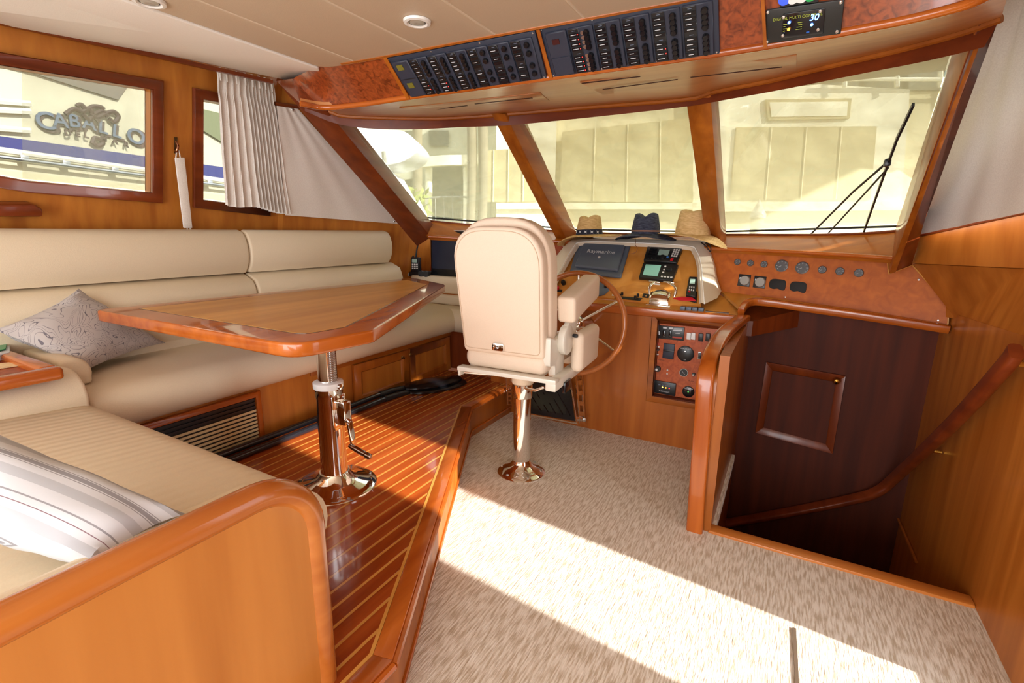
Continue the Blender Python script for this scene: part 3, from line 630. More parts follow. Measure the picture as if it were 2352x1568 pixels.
# ================================================================ pillows
def pillow(name, q, th, m, label, seed=1, n=22, ear=.10, sag=0):
    q = [V(p) for p in q]; c = sum(q, V((0, 0, 0)))/4; ax = (q[1]-q[0]+q[2]-q[3]); ay = (q[0]-q[3]+q[1]-q[2]); hx = ax.length/4; hy = ay.length/4
    ax.normalize(); az = ax.cross(ay).normalized(); ay = az.cross(ax); rnd = random.Random(seed); ph = [rnd.uniform(0, 6.28) for _ in range(8)]
    def pt(i, j, s):
        u = -1+2*i/n; v = -1+2*j/n
        pin = 1-ear*(1-v*v)*abs(u)**3; pin2 = 1-ear*(1-u*u)*abs(v)**3
        P = bil(q, (u*pin+1)/2, (1-v*pin2)/2)
        L = P-c; x, y = L.dot(ax), L.dot(ay); z = L.dot(az)
        t = th*((1-abs(u)**2.4)*(1-abs(v)**2.4))**.55
        wr = .10*th*(math.sin(5*u+3*v+ph[0])+math.sin(7*v-4*u+ph[1])+.6*math.sin(11*u+ph[2])*v)*(u*u+v*v)*.7
        return V((x, y, z+s*t+(wr if t > .01*th else 0)-sag*(u*u)))
    mb = MB()
    mb.grid([[pt(i, j, 1) for j in range(n+1)] for i in range(n+1)]); mb.grid([[pt(i, j, -1) for j in range(n+1)] for i in range(n+1)])
    o = mb.build(name, m); o.matrix_world = Matrix.Translation(c)@Matrix((ax, ay, az)).transposed().to_4x4()
    return tag(o, label, 'cushion')
# grey scribble print
def scribble():
    m = mat('scribble_cloth', srgb(176, 168, 164), .9); nt = m.node_tree; L = nt.links.new; N = nt.nodes.new
    tc = N('ShaderNodeTexCoord'); n = N('ShaderNodeTexNoise'); n.inputs['Scale'].default_value = 7; n.inputs['Detail'].default_value = 1; n.inputs['Distortion'].default_value = 2.2
    L(tc.outputs['Object'], n.inputs[0]); prev = None
    for k, (lo) in enumerate((.40, .47, .54, .61)):
        a = N('ShaderNodeMath'); a.operation = 'SUBTRACT'; a.inputs[1].default_value = lo; L(n.outputs[0], a.inputs[0])
        b_ = N('ShaderNodeMath'); b_.operation = 'ABSOLUTE'; L(a.outputs[0], b_.inputs[0]); c_ = N('ShaderNodeMath'); c_.operation = 'LESS_THAN'; c_.inputs[1].default_value = .0048; L(b_.outputs[0], c_.inputs[0])
        if prev: mxx = N('ShaderNodeMath'); mxx.operation = 'MAXIMUM'; L(prev, mxx.inputs[0]); L(c_.outputs[0], mxx.inputs[1]); prev = mxx.outputs[0]
        else: prev = c_.outputs[0]
    mix = N('ShaderNodeMix'); mix.data_type = 'RGBA'; mix.inputs[6].default_value = (*srgb(184, 176, 172), 1); mix.inputs[7].default_value = (*srgb(112, 106, 112), 1); L(prev, mix.inputs[0]); L(mix.outputs[2], m.node_tree.nodes['Principled BSDF'].inputs['Base Color']); return m
def stripes():
    m = mat('striped_linen', srgb(200, 200, 202), .9); nt = m.node_tree; L = nt.links.new; N = nt.nodes.new
    tc = N('ShaderNodeTexCoord'); sx = N('ShaderNodeSeparateXYZ'); L(tc.outputs['Object'], sx.inputs[0]); ma = N('ShaderNodeMath'); ma.operation = 'MULTIPLY_ADD'; ma.inputs[1].default_value = 7.5; ma.inputs[2].default_value = 10.1; L(sx.outputs['Y'], ma.inputs[0])
    fr = N('ShaderNodeMath'); fr.operation = 'FRACT'; L(ma.outputs[0], fr.inputs[0]); cr_ = N('ShaderNodeValToRGB'); cr_.color_ramp.interpolation = 'CONSTANT'; L(fr.outputs[0], cr_.inputs[0])
    e = cr_.color_ramp.elements; A = srgb(198, 199, 203); B = srgb(174, 175, 180); D = srgb(140, 138, 142); R_ = srgb(128, 100, 108)
    st_ = [(0, A), (.10, B), (.24, A), (.34, D), (.355, A), (.37, D), (.43, A), (.445, D), (.455, A), (.58, B), (.70, A), (.80, R_), (.812, A), (.90, D), (.925, A)]
    e[0].position = 0; e[0].color = (*st_[0][1], 1); e[1].position = st_[1][0]; e[1].color = (*st_[1][1], 1)
    for p, c in st_[2:]: x = e.new(p); x.color = (*c, 1)
    L(cr_.outputs[0], nt.nodes['Principled BSDF'].inputs['Base Color']); return m
# ================================================================ table
tt = thing('saloon_table', (-1.85, 1.53, PH), 'varnished angular dining table on a chrome crank pedestal in front of the settee', 'table')
TZ = 1.10; TP = [Z(*p, TZ) for p in [(232, 712), (675, 792), (858, 757), (1024, 653), (950, 635)]]
TP[0] = Z(214, 711, TZ); TP[4] = Z(948, 637, TZ); rp = rounded(TP, [.05, .10, .02, .05, .12], 6)
MB().prism([p+V((0, 0, -.055)) for p in rp], (0, 0, .055)).build('edge_band', W['glossy'], tt, bevel=.010, seg=3)
cen = sum(TP, V((0, 0, 0)))/5
def inset(poly, d):
    out = []; N = len(poly)
    for i in range(N):
        a, p, b_ = poly[i-1], poly[i], poly[(i+1) % N]; d1 = (p-a).normalized(); d2 = (b_-p).normalized(); n1 = V((-d1.y, d1.x, 0)); n2 = V((-d2.y, d2.x, 0))
        if n1.dot(cen-p) < 0: n1 = -n1
        if n2.dot(cen-p) < 0: n2 = -n2
        bis = (n1+n2).normalized(); out.append(p+bis*d/max(.35, bis.dot(n1)))
    return out
i1 = inset(TP, .125); i2 = inset(TP, .133)
MB().prism([p+V((0, 0, -.001)) for p in rounded(i1, [.01, .06, .01, .01, .01], 4)], (0, 0, .0022)).build('inlay_line', mat('ebony_line', srgb(70, 40, 20), .2, coat=1), tt)
MB().prism([p+V((0, 0, -.001)) for p in rounded(i2, [.01, .055, .01, .01, .01], 4)], (0, 0, .003)).build('centre_veneer', W['veneer'], tt)
PB = Z(771, 1115, PH); bx, by = PB.x, PB.y
def pl_(z): return V((bx, by, z))
MB().lathe([(.198, 0), (.200, .008), (.194, .014), (.172, .016), (.160, .022), (.120, .036), (.088, .058), (.072, .085), (.0001, .086)], pl_(PH), n=40).build('base_flange', CHR, tt)
for k in range(8):
    a = 2*math.pi*(k+.5)/8; MB().lathe([(.0001, .008), (.008, .007), (.0001, .0)], V((bx+.184*math.cos(a), by+.184*math.sin(a), PH+.012)), n=8).build('screw', STL, tt)
MB().lathe([(.068, .07), (.064, .10), (.061, .20), (.061, .47), (.064, .475), (.064, .515), (.0001, .515)], pl_(PH), n=36).build('lower_column', CHR, tt)
MB().lathe([(.046, .515), (.066, .515), (.069, .52), (.069, .545), (.06, .55), (.046, .55)], pl_(PH), n=32).build('collar', mat('nylon_collar', (.82, .8, .78), .3), tt)
MB().lathe([(.045, .5), (.045, TZ-PH-.06), (.0001, TZ-PH-.06)], pl_(PH), n=32).build('upper_column', CHR, tt)
rk = MB()
for k in range(30): rk.box(pl_(PH+.555+.0085*k)+V((.040, -.006, 0)), (.014, .040, .0045), Matrix.Rotation(-.1, 3, 'Z'))
rk.build('gear_rack', STL, tt)
gd = V((.966, .05, 0)).normalized(); R_ = Matrix.Rotation(math.atan2(gd.y, gd.x), 3, 'Z')
gb = MB().box(pl_(PH+.405)+gd*.085, (.06, .05, .115), R_).build('gearbox', CHR, tt, bevel=.006)
MB().box(pl_(PH+.40)+gd*.058, (.006, .085, .17), R_).build('gear_plate', CHR, tt, bevel=.004)
MB().lathe([(.0001, 0), (.014, 0), (.014, .02), (.0001, .024)], pl_(PH+.53)+gd*.066, gd, 14).build('lock_knob', CHR, tt)
sd = V((gd.y*-1, gd.x, 0)); c_ = pl_(PH+.36)+gd*.13
MB().tube([pl_(PH+.37)+gd*.11, c_], .011, 10).build('shaft', CHR, tt)
MB().box(c_+V((.004, -.004, -.055)), (.012, .032, .13), R_@Matrix.Rotation(.14, 3, 'X')).build('crank_arm', CHR, tt, bevel=.004)
h0 = c_+V((-.006, -.012, -.112)); hv = V((.93, .05, -.24)).normalized()
MB().lathe([(.010, 0), (.013, .02), (.014, .09), (.011, .095), (.011, .10), (.015, .104), (.015, .125), (.010, .132), (.0001, .134)], h0, hv, 16).build('crank_handle', mat('dark_chrome', (.35, .28, .25), .15, 1), tt)
# ================================================================ pair of black paddles lying along the base
def paddle(off, lab, dz):
    a = Z(470, 1100, PH+.035); b_ = Z(905, 882, PH+.035); a = V((-2.575+off, .7, PH+.024+dz)); e_ = V((-2.545+off, 2.60, PH+.024+dz))
    t = thing('paddle', e_, lab, 'paddle')
    MB().tube([a, e_], .020, 12).build('shaft', CARB, t); MB().tube([e_-V((0, .03, 0)), e_+V((.008, .10, -.002)), e_+V((.035, .22, -.006))], [.024, .024, .019], 12).build('throat', BLK, t)
    c = e_+V((.03, .20, -.006)); rows = []; dv = V((.42, .90, 0)).normalized(); dw = V((dv.y, -dv.x, 0))
    for k in range(13):
        u = k/12; w_ = .105*math.sin(math.pi*min(1, (u*.93+.03)))**.55+.012; yy = .50*u
        rows.append([c+dv*yy+dw*(s*w_)+V((0, 0, -.006+.014*(1-s*s))) for s in (-1, -.5, 0, .5, 1)])
    MB().shell(rows, (0, 0, .012)).build('blade', BLKG, t)
paddle(-.008, 'black paddle lying nearer the settee base on the plank floor', .022)
paddle(.040, 'black paddle on the plank floor, the one further from the settee', -.004)
# ================================================================ helm chair
CH = Z(1197, 1082, 0); cx_, cy_ = CH.x, CH.y
hc = thing('helm_chair', (cx_, cy_, 0), 'beige vinyl helm chair on a chrome pedestal facing the wheel', 'chair')
th_ = math.radians(4); RC = Matrix.Rotation(th_, 3, 'Z')
def c3(x, y, z): return V((cx_, cy_, 0))+RC@V((x, y, 0))+V((0, 0, z))
def cb(a, b_): 
    a, b_ = V(a), V(b_); return MB().box(c3((a.x+b_.x)/2, (a.y+b_.y)/2, (a.z+b_.z)/2), b_-a, RC)
fl_o = MB().lathe([(.150, 0), (.152, .006), (.145, .014), (.110, .030), (.075, .052), (.060, .075), (.056, .085), (.0001, .085)], c3(0, 0, 0), n=40).build('base_flange', CHR, hc)
for k in range(6):
    a = 2*math.pi*(k+.2)/6; MB().lathe([(.0001, .010), (.009, .007), (.010, 0)], c3(.126*math.cos(a), .126*math.sin(a), .018), n=8).build('screw', STL, hc)
MB().lathe([(.054, .08), (.054, .565), (.0001, .565)], c3(0, 0, 0), n=36).build('column', CHR, hc)
MB().lathe([(.060, .50), (.062, .505), (.062, .585), (.056, .59), (.0001, .59)], c3(0, 0, 0), n=36).build('column_collar', CHR, hc)
CW = mat('cast_white', srgb(226, 220, 206), .35, coat=.3)
MB().lathe([(.066, .592), (.068, .60), (.070, .67), (.084, .705), (.0001, .705)], c3(0, 0, 0), n=32).build('swivel_hub', vin('hub_beige', srgb(226, 204, 176), 0), hc)
cb((-.19, -.24, .700), (.20, .20, .725)).build('mounting_plate', CW, hc, bevel=.006)
cb((-.255, -.345, .722), (.335, -.285, .746)).build('rear_bar', CW, hc, bevel=.005)
cb((-.255, -.335, .690), (-.240, -.29, .738)).build('bar_lip', CW, hc, bevel=.002)
cb((.275, -.34, .680), (.335, .24, .735)).build('side_rail', CW, hc, bevel=.008)
cb((-.255, -.20, .70), (-.21, .24, .735)).build('side_rail', CW, hc, bevel=.008)
cb((.330, -.22, .640), (.347, -.12, .70)).build('switch_box', BLKG, hc, bevel=.004)
cb((-.225, -.315, .745), (.265, .18, .855)).build('seat_cushion', VINC, hc, bevel=.045, seg=6)
cb((-.225, .15, .69), (.265, .29, .86)).build('seat_bolster', VINC, hc, bevel=.05, seg=6)
# thigh side cushion of the seat visible past the arm
cb((.31, -.06, .715), (.385, .30, .945)).build('side_cushion', VINC, hc, bevel=.035, seg=6)
# backrest: shell leaning aft, with a stitched rear panel and a fatter front cushion
lean = .16
def bq(w0, w1, z0, z1, y, top_r, n=8):
    pts = rounded([V((-w0, 0, z0)), V((w0, 0, z0)), V((w1, 0, z1)), V((-w1, 0, z1))], [.03, .03, top_r, top_r], n)
    return [c3(p.x+.015, y-(p.z-.80)*lean, p.z) for p in pts]
def slabY(pts, d, name, m, bev, seg=5):
    v = RC@V((0, d, 0)); return MB().prism(pts, v).build(name, m, hc, bevel=bev, seg=seg, angle=50)
slabY(bq(.240, .258, .835, 1.515, -.315, .20), .085, 'back_shell', VINC, .022)
slabY(bq(.250, .268, .85, 1.56, -.235, .24), .12, 'back_cushion', VINC, .045, 6)
sm = MB().tube([p+RC@V((0, -.001, 0)) for p in bq(.222, .240, .86, 1.492, -.315, .185)], .0022, 6, closed=True).build('back_seam', vin('seam_beige', srgb(206, 180, 152), 0), hc)
em = c3(.0, -.325-(.885-.80)*lean, .885)
MB().prism([em+RC@V((x, 0, z)) for x, z in [(p.x, p.z) for p in rounded([V((-.034, 0, -.021)), V((.034, 0, -.021)), V((.034, 0, .021)), V((-.034, 0, .021))], .014, 4)]], RC@V((0, -.006, 0))).build('latch_plate', CHR, hc, bevel=.002)
MB().lathe([(.0001, .003), (.007, .004), (.009, 0)], em+RC@V((0, -.006, 0)), RC@V((0, -1, 0)), 12).build('latch_button', STL, hc)
for s in (-1, 1): MB().lathe([(.0001, .002), (.004, .0)], em+RC@V((s*.025, -.006, 0)), RC@V((0, -1, 0)), 8).build('screw', STL, hc)
# arms
def arm(s):
    o = bpy.data.objects.new('armrest', None); COL.objects.link(o); o.parent = hc; o.location = (0, 0, 0)
    pts = [(s*.325, -.06, .72), (s*.325, -.06, .86)]
    def plate(poly, x0, x1, nm, m=CW, bev=.006): MB().prism([c3(x0-s*.04, y-.10, z) for y, z in poly], RC@V((x1-x0, 0, 0))).build(nm, m, o, bevel=bev, seg=3)
    plate(rounded2([(-.12, .72), (.02, .72), (.03, .90), (-.03, .95), (-.12, .93), (-.20, .96), (-.20, .80), (-.12, .79)], .02), s*.285, s*.325, 'arm_bracket')
    MB().lathe([(.0001, 0), (.078, 0), (.082, .006), (.082, .036), (.074, .042), (.0001, .042)], c3(s*.285, -.12, .915), RC@V((s, 0, 0)), 32).build('pivot_disc', CW, o)
    plate(rounded2([(-.02, .86), (.06, .89), (.20, 1.07), (.13, 1.09), (-.05, .99)], .015), s*.333, s*.362, 'arm_link')
    MB().lathe([(.0001, .03), (.010, .028), (.012, .012), (.008, 0)], c3(s*.327, -.065, .93), RC@V((s, 0, 0)), 12).build('adjust_knob', BLK, o)
    # padded arm, tilted up forward
    rows = []; 
    e0 = V((s*.315, -.17, 1.095)); e1 = V((s*.315, .30, 1.185))
    sec = [(p.x, p.y) for p in rounded([V((-.05, -.085, 0)), V((.05, -.085, 0)), V((.055, .06, 0)), V((-.055, .06, 0))], .025, 4)]
    mb = MB().sweep([c3(*lerp(e0, e1, k/4)) for k in range(5)], sec); mb.build('arm_pad', VINC, o, bevel=.024, seg=4, angle=60)
def rounded2(poly, r): return [(p.x, p.y) for p in rounded([V((a, b_, 0)) for a, b_ in poly], r, 4)]
arm(1)
# levers
MB().tube([c3(-.04, -.10, .655), c3(-.27, -.26, .690)], .010, 10).build('height_lever', CHR, hc)
MB().lathe([(.0001, 0), (.016, .004), (.018, .02), (.012, .034), (.0001, .036)], c3(-.265, -.255, .689), RC@V((-.85, -.52, .1)), 14).build('lever_knob', BLK, hc)
MB().tube([c3(.04, -.05, .575), c3(.12, -.09, .585), c3(.17, -.08, .61)], .009, 10).build('swivel_lever', CHR, hc)
for x in (-.14, .14): MB().lathe([(.0001, .004), (.008, .003), (.010, 0)], c3(x, -.202, .688), RC@V((0, -1, 0)), 8).build('bolt', BRASS, hc)
# folding footrest in front of the chair: two slotted chrome arms with a black tread
ft = thing('footrest', Y(1280, 950, 3.1), 'folding chrome footrest with black ribbed tread below the wheel', 'footrest')
q = [Y(1205, 885, 3.34), Y(1306, 868, 3.34), Y(1322, 968, 3.10), Y(1212, 948, 3.10)]
s_, nn = quadslab(q, .012); s_.build('tread', BLK, ft, bevel=.003)
for k in range(5): a = bil(q, .12+.15*k, .35)+nn*.013; b2 = bil(q, .32+.15*k, .9)+nn*.013; MB().tube([a, b2], .004, 6).build('tread_rib', BLKG, ft)
MB().tube([q[3]+V((0, 0, -.01)), q[0], bil(q, .1, -.12), bil(q, .8, -.14), bil(q, 1.02, .12), q[2]+V((.01, 0, -.01)), q[3]+V((0, 0, -.01))], .010, 10).build('tread_frame', CHR, ft)
def slotted(p0, p1, p2, p3, lab=None):
    Q = [p0, p1, p2, p3]; mb = MB(); nh = 6
    n = (p1-p0).cross(p3-p0).normalized()*.006
    def sl(u0, v0, u1, v1): a = subq(Q, u0, v0, u1, v1); mb.hexa(a, [p+n for p in a])
    sl(0, 0, .24, 1); sl(.76, 0, 1, 1)
    for k in range(nh+1): v = k/nh; sl(.24, max(0, v-.035), .76, min(1, v+.035))
    mb.build('slotted_arm', CHR, ft)
slotted(Y(1318, 833, 3.30), Y(1337, 828, 3.38), Y(1345, 975, 3.38), Y(1332, 972, 3.28))
slotted(Y(1163, 868, 3.30), Y(1175, 868, 3.38), Y(1176, 930, 3.38), Y(1166, 930, 3.28))
MB().tube([Y(1310, 960, 3.2), Y(1336, 962, 3.3)], .018, 12).build('hinge_tube', CHR, ft)
MB().lathe([(.0001, .012), (.014, .010), (.018, 0)], Y(1342, 963, 3.28), (.4, -1, 0), 12).build('hinge_bolt', STL, ft)
# pillows placed on the seats
pillow('throw_pillow', [(-2.95, .72, 1.05), (-3.04, 1.07, 1.19), (-2.98, 1.39, .86), (-2.76, .93, .84)], .07, scribble(), 'grey throw pillow with looping scribble print on the long seat', 3)
pillow('throw_pillow', [Z(-90, 955, 1.06), Z(428, 1180, .885), Z(215, 1310, .85), Z(-90, 1235, .90)], .075, stripes(), 'white and grey striped throw pillow on the short aft seat', 5)
# ================================================================ helm console
YC = 3.42
CX0, CX1 = Y(1040, 900, YC).x, -.235
con = thing('helm_console', (-1, YC, 0), 'satin wood helm console carrying the wheel, engine controls and lower switch panel', 'console')
pq = [Y(1499, 721, YC), Y(1700, 741, YC), Y(1660, 952, YC), Y(1482, 920, YC)]      # outer frame of the recess
pi_ = [Y(1512, 735, YC), Y(1700, 755, YC), Y(1660, 935, YC), Y(1492, 908, YC)]
px0, px1 = pi_[0].x, -.25; pz0, pz1 = pi_[3].z, pi_[0].z
fc = MB(); d_ = .03
fc.mm((-2.1, YC, 0), (px0, YC+d_, .96)); fc.mm((px0, YC, 0), (CX1, YC+d_, pz0)); fc.mm((px0, YC, pz1), (CX1, YC+d_, .96))
fc.build('face', wood('console_veneer', srgb(160, 84, 24), srgb(192, 112, 42), 'z', coat=.4, n=8), con)
FRM = [V((px0-.04, YC, pz1+.04)), V((CX1, YC, pz1+.04)), V((CX1, YC, pz0-.04)), V((px0-.04, YC, pz0-.04))]
INN = [V((px0, YC, pz1)), V((CX1, YC, pz1)), V((CX1, YC, pz0)), V((px0, YC, pz0))]
mb = MB(); n = V((0, -1, 0))
for i in (0, 2, 3):
    j = (i+1) % 4; mb.hexa([FRM[i], FRM[j], INN[j], INN[i]], [p+n*.014 for p in (FRM[i], FRM[j], INN[j], INN[i])])
mb.build('recess_frame', W['midx'], con, bevel=.003)
mb = MB(); dep = V((0, .05, 0))
for i in range(4): j = (i+1) % 4; mb.hexa([INN[i], INN[j], INN[j]+dep, INN[i]+dep], [p-(p-sum(INN, V((0, 0, 0)))/4)*.01 for p in (INN[i], INN[j], INN[j]+dep, INN[i]+dep)])
mb.build('recess_lining', W['darkx'], con)
# worktop: front lip, then the dash rises forward; curved starboard lip sweeps over the stairwell
LZ = .985
lipa = [V((-2.1, YC-.03, LZ)), V((-.27, YC-.03, LZ))]
MB().sweep([V((-2.1, YC-.012, LZ-.03)), V((-.225, YC-.012, LZ-.03))], [(-.022, -.032), (.022, -.032), (.022, .030), (-.022, .030)]).build('front_lip', W['glossx'], con, bevel=.010, seg=3)
lc = curve([Y(1702, 712, 3.42), Y(1712, 697, 3.52), Y(1730, 689, 3.60), Y(1775, 692, 3.62), Y(1850, 703, 3.61), Y(2000, 724, 3.60), Y(2182, 752, 3.58)], 6)
MB().sweep(lc, [(-.018, -.034), (.018, -.034), (.022, -.01), (.018, .012), (-.018, .012), (-.022, -.01)]).build('curved_lip', W['glossx'], con, bevel=.004)
back = [Y(1655, 669, 3.87), Y(1680, 672, 3.86), Y(1710, 675, 3.85), Y(1750, 680, 3.84), Y(1850, 694, 3.78), Y(2000, 715, 3.70), Y(2182, 745, 3.62)]
lr = resample(lc, 12); bk_ = resample(curve(back, 4), 12)
MB().shell([[p+V((0, 0, .008)) for p in lr], [p+V((0, .03, .0)) for p in bk_]], (0, 0, -.02)).build('side_top', W['veneer'], con)
MB().prism([(-2.1, YC-.01, LZ), (-.225, YC-.01, LZ), (-.235, 3.60, LZ+.028), (-.45, 3.9, LZ+.08), (-2.1, 3.9, LZ+.08)], (0, 0, -.02)).build('worktop', W['veneer'], con)
# ---- dash pod with padded hood
DP = V((-1, 3.46, .985)); DN = V((0, -.70, .90))
def DA(px, py, off=0): n = DN.normalized(); return PL(px, py, DP+n*off, DN)
pod = thing('instrument_pod', (-1, 3.9, 1.0), 'sloping wood instrument pod under a padded cream hood, hats lying on top', 'console')
I_ = [(1268, 672), (1298, 620), (1325, 575), (1345, 563), (1460, 566), (1572, 573), (1590, 582), (1600, 610), (1603, 650), (1606, 698)]
Ip = [DA(*p, .03) for p in I_]; Ic = curve([Ip[0], Ip[1], Ip[2], Ip[3], Ip[4], Ip[5], Ip[6], Ip[7], Ip[8], Ip[9]], 5)
M_ = [DA(*p, .055) for p in [(1258, 668), (1289, 617), (1316, 570), (1340, 556), (1460, 558), (1578, 565), (1600, 577), (1611, 610), (1614, 650), (1618, 698)]]
O_ = [Y(1240, 655, 3.86), Y(1270, 600, 3.90), Y(1300, 562, 3.94), Y(1328, 549, 3.98), Y(1460, 549, 3.99), Y(1590, 552, 3.98), Y(1622, 562, 3.97), Y(1640, 600, 3.93), Y(1648, 640, 3.90), Y(1657, 668, 3.86)]
Mc = curve(M_, 5); Oc = curve(O_, 5); Om = [lerp(a, b_, .5)+(lerp(a, b_, .5)-V((-1.1, 3.75, 1.15)))*.04 for a, b_ in zip(Mc, Oc)]
MB().grid([Ic, [lerp(a, b_, .5)+V((0, -.012, .010)) for a, b_ in zip(Ic, Mc)], Mc, Om, Oc]).build('hood', VINP, pod)
MB().tube([p+V((0, -.002, .002)) for p in Mc], .0035, 6).build('hood_seam', CEIL2, pod)
cen_d = sum(Ic, V((0, 0, 0)))/len(Ic); nD = DN.normalized()
dqv = [DA(1262, 705), DA(1300, 552), DA(1612, 560), DA(1616, 720)]
DW = wood('dash_veneer', srgb(222, 146, 58), srgb(240, 170, 84), 'y', coat=.4, n=6)
MB().prism([DA(1262, 672), DA(1300, 600), DA(1325, 557), DA(1590, 562), DA(1612, 600), DA(1610, 702)], -nD*.02).build('dash_board', DW, pod)
def dslab(name, quad, th, m, parent, bev=.004, off=0, label=None, seg=3):
    q = [DA(*p, off) for p in quad]; return MB().hexa(q, [p+nD*th for p in q]).build(name, m, parent, bevel=bev, seg=seg, label=label), q
def dev(name, quad, label, cat, off=0): q = [DA(*p, off) for p in quad]; return thing(name, sum(q, V((0, 0, 0)))/4, label, cat)
RX = V((1, 0, 0)); DU = V((0, .90, .70)).normalized()
# chart plotter under its slate cover
cq = [(1329, 558), (1449, 566), (1427, 641), (1309, 628)]
cp_ = dev('chartplotter', cq, 'large chartplotter under its slate blue protective cover on the left of the dash', 'plotter')
dslab("base", cq, .022, GREYB, cp_, .010); lid = [(1342, 563), (1437, 568), (1420, 626), (1321, 616)]
o, q = dslab('cover', lid, .030, GREYB, cp_, .014, off=.02, seg=4)
ctr = bil(q, .5, .36)+nD*.031
text('Raymarine', 'lettering', WTXT, .056, ctr, q[1]-q[0], DU, cp_)
MB().lathe([(.0001, .002), (.010, .002), (.011, 0)], bil(q, .5, .58)+nD*.03, nD, 16).build('emblem', WTXT, cp_)
# two radios
def keys(parent, q, u0, v0, du, dv, nu, nv, w_, h_, th, m, nm='key'):
    for a in range(nu):
        for b_ in range(nv):
            k = subq(q, u0+a*du, v0+b_*dv, u0+a*du+w_, v0+b_*dv+h_); MB().hexa(k, [p+nD*th for p in k]).build(nm, m, parent)
rq = [(1488, 573), (1568, 578), (1554, 611), (1479, 605)]
rd = dev('radio', rq, 'black fixed radio with white keypad, upper of the two units on the dash', 'radio')
o, q = dslab('body', rq, .035, BLK, rd, .006); qf = [p+nD*.0355 for p in q]
k = subq(qf, .38, .20, .68, .58); MB().hexa(k, [p+nD*.002 for p in k]).build('display', SCR, rd)
keys(rd, qf, .78, .12, .065, .14, 3, 4, .045, .09, .003, WHT); k = subq(qf, .80, .76, .88, .92); MB().hexa(k, [p+nD*.004 for p in k]).build('key', RED, rd, label='red distress key')
k = subq(qf, .66, .66, .72, .74); MB().hexa(k, [p+nD*.004 for p in k]).build('key', mat('blue_key', (.05, .2, .6), .4), rd, label='blue key')
MB().lathe([(.0001, .02), (.017, .018), (.020, 0)], bil(qf, .55, .76), nD, 20).build('tuning_knob', BLK, rd)
for u in (.13, .24, .36): MB().lathe([(.0001, .012), (.008, .011), (.010, 0)], bil(qf, u, .84), nD, 14).build('knob', BLK, rd)
for k_ in range(7): k = subq(qf, .10, .14+.075*k_, .32, .165+.075*k_); MB().hexa(k, [p+nD*.002 for p in k]).build('speaker_slot', BLKG, rd)
aq = [(1478, 609), (1559, 614), (1545, 651), (1468, 643)]
ap = dev('autopilot_display', aq, 'black instrument display with pale green screen and round knob, below the keypad radio', 'instrument')
o, q = dslab('body', aq, .030, BLK, ap, .006); qf = [p+nD*.0305 for p in q]
k = subq(qf, .10, .14, .54, .84); MB().hexa(k, [p+nD*.002 for p in k]).build('screen', mat('screen_green', srgb(150, 214, 200), .2), ap)
MB().lathe([(.0001, .018), (.018, .016), (.021, 0)], bil(qf, .80, .38), nD, 20).build('knob', BLK, ap)
keys(ap, qf, .64, .16, 0, .19, 1, 3, .05, .07, .003, WHT); keys(ap, qf, .64, .80, .09, 0, 4, 1, .06, .07, .003, WHT)
# handset lying in its cradle
hq = [(1583, 641), (1602, 642), (1597, 688), (1575, 683)]
hs = dev('handset', hq, 'black wireless handset in its cradle at the right of the dash', 'handset')
o, q = dslab('body', hq, .030, BLK, hs, .008, off=.012); dslab('cradle', [(1578, 668), (1602, 672), (1600, 697), (1574, 690)], .012, BLKG, hs, .003); qf = [p+nD*.0305 for p in q]
k = subq(qf, .22, .16, .80, .40); MB().hexa(k, [p+nD*.002 for p in k]).build('display', SCR, hs); keys(hs, qf, .25, .55, .22, .14, 3, 2, .12, .07, .003, WHT); k = subq(qf, .2, .80, .45, .86); MB().hexa(k, [p+nD*.003 for p in k]).build('key', RED, hs, label='red key')
# grey round control pad
gp = dev('autopilot_keypad', [(1378, 648), (1404, 650), (1402, 675), (1378, 674)], 'grey oval keypad with round keys partly behind the wheel rim', 'keypad')
pts = rounded([DA(1330, 645), DA(1398, 647), DA(1404, 664), DA(1385, 681), DA(1330, 678)], [.01, .05, .05, .04, .01], 5)
MB().prism(pts, nD*.014).build('body', GREYB, gp, bevel=.004); MB().lathe([(.0001, .020), (.013, .018), (.015, 0)], DA(1392, 659, .012), nD, 16).build('key', BLK, gp); MB().lathe([(.0001, .018), (.006, .016), (.007, 0)], DA(1388, 651, .012), nD, 12).build('key', RED, gp, label='red key')
lbp = dslab('label_plate', [(1493, 650), (1517, 652), (1516, 655), (1492, 653)], .003, WHT, None, .001)[0]; tag(lbp, 'thin white label strip above the chrome throttle', 'label'); bpy.data.objects[lbp.name]
lb2 = dslab('label_plate', [(1406, 676), (1420, 677), (1419, 680), (1405, 679)], .003, WHT, None, .001)[0]; tag(lb2, 'small white label left of the black trim switch panel', 'label')
# trim switch panel
tp = dev('trim_switch_panel', [(1415, 680), (1475, 684), (1470, 690), (1412, 684)], 'slim black switch plate with four short toggles left of the throttle', 'switch')
dslab('plate', [(1416, 680), (1476, 685), (1470, 691), (1411, 685)], .004, BLK, tp, .001)
for px, py in ((1424, 682), (1429, 678), (1459, 686), (1465, 681)): MB().lathe([(.008, 0), (.009, .022), (.0001, .024)], DA(px, py, .004), (0, -.1, 1), 12).build('toggle', BLK, tp)
sw = dev('selector_switch', [(1477, 677), (1488, 679), (1487, 686), (1475, 684)], 'small black square switch beside the throttle base', 'switch'); dslab('plate', [(1478, 675), (1492, 677), (1490, 685), (1475, 683)], .008, BLK, sw, .002); MB().lathe([(.0001, .010), (.005, .008), (.006, 0)], DA(1484, 680, .008), nD, 10).build('button', CHR, sw)
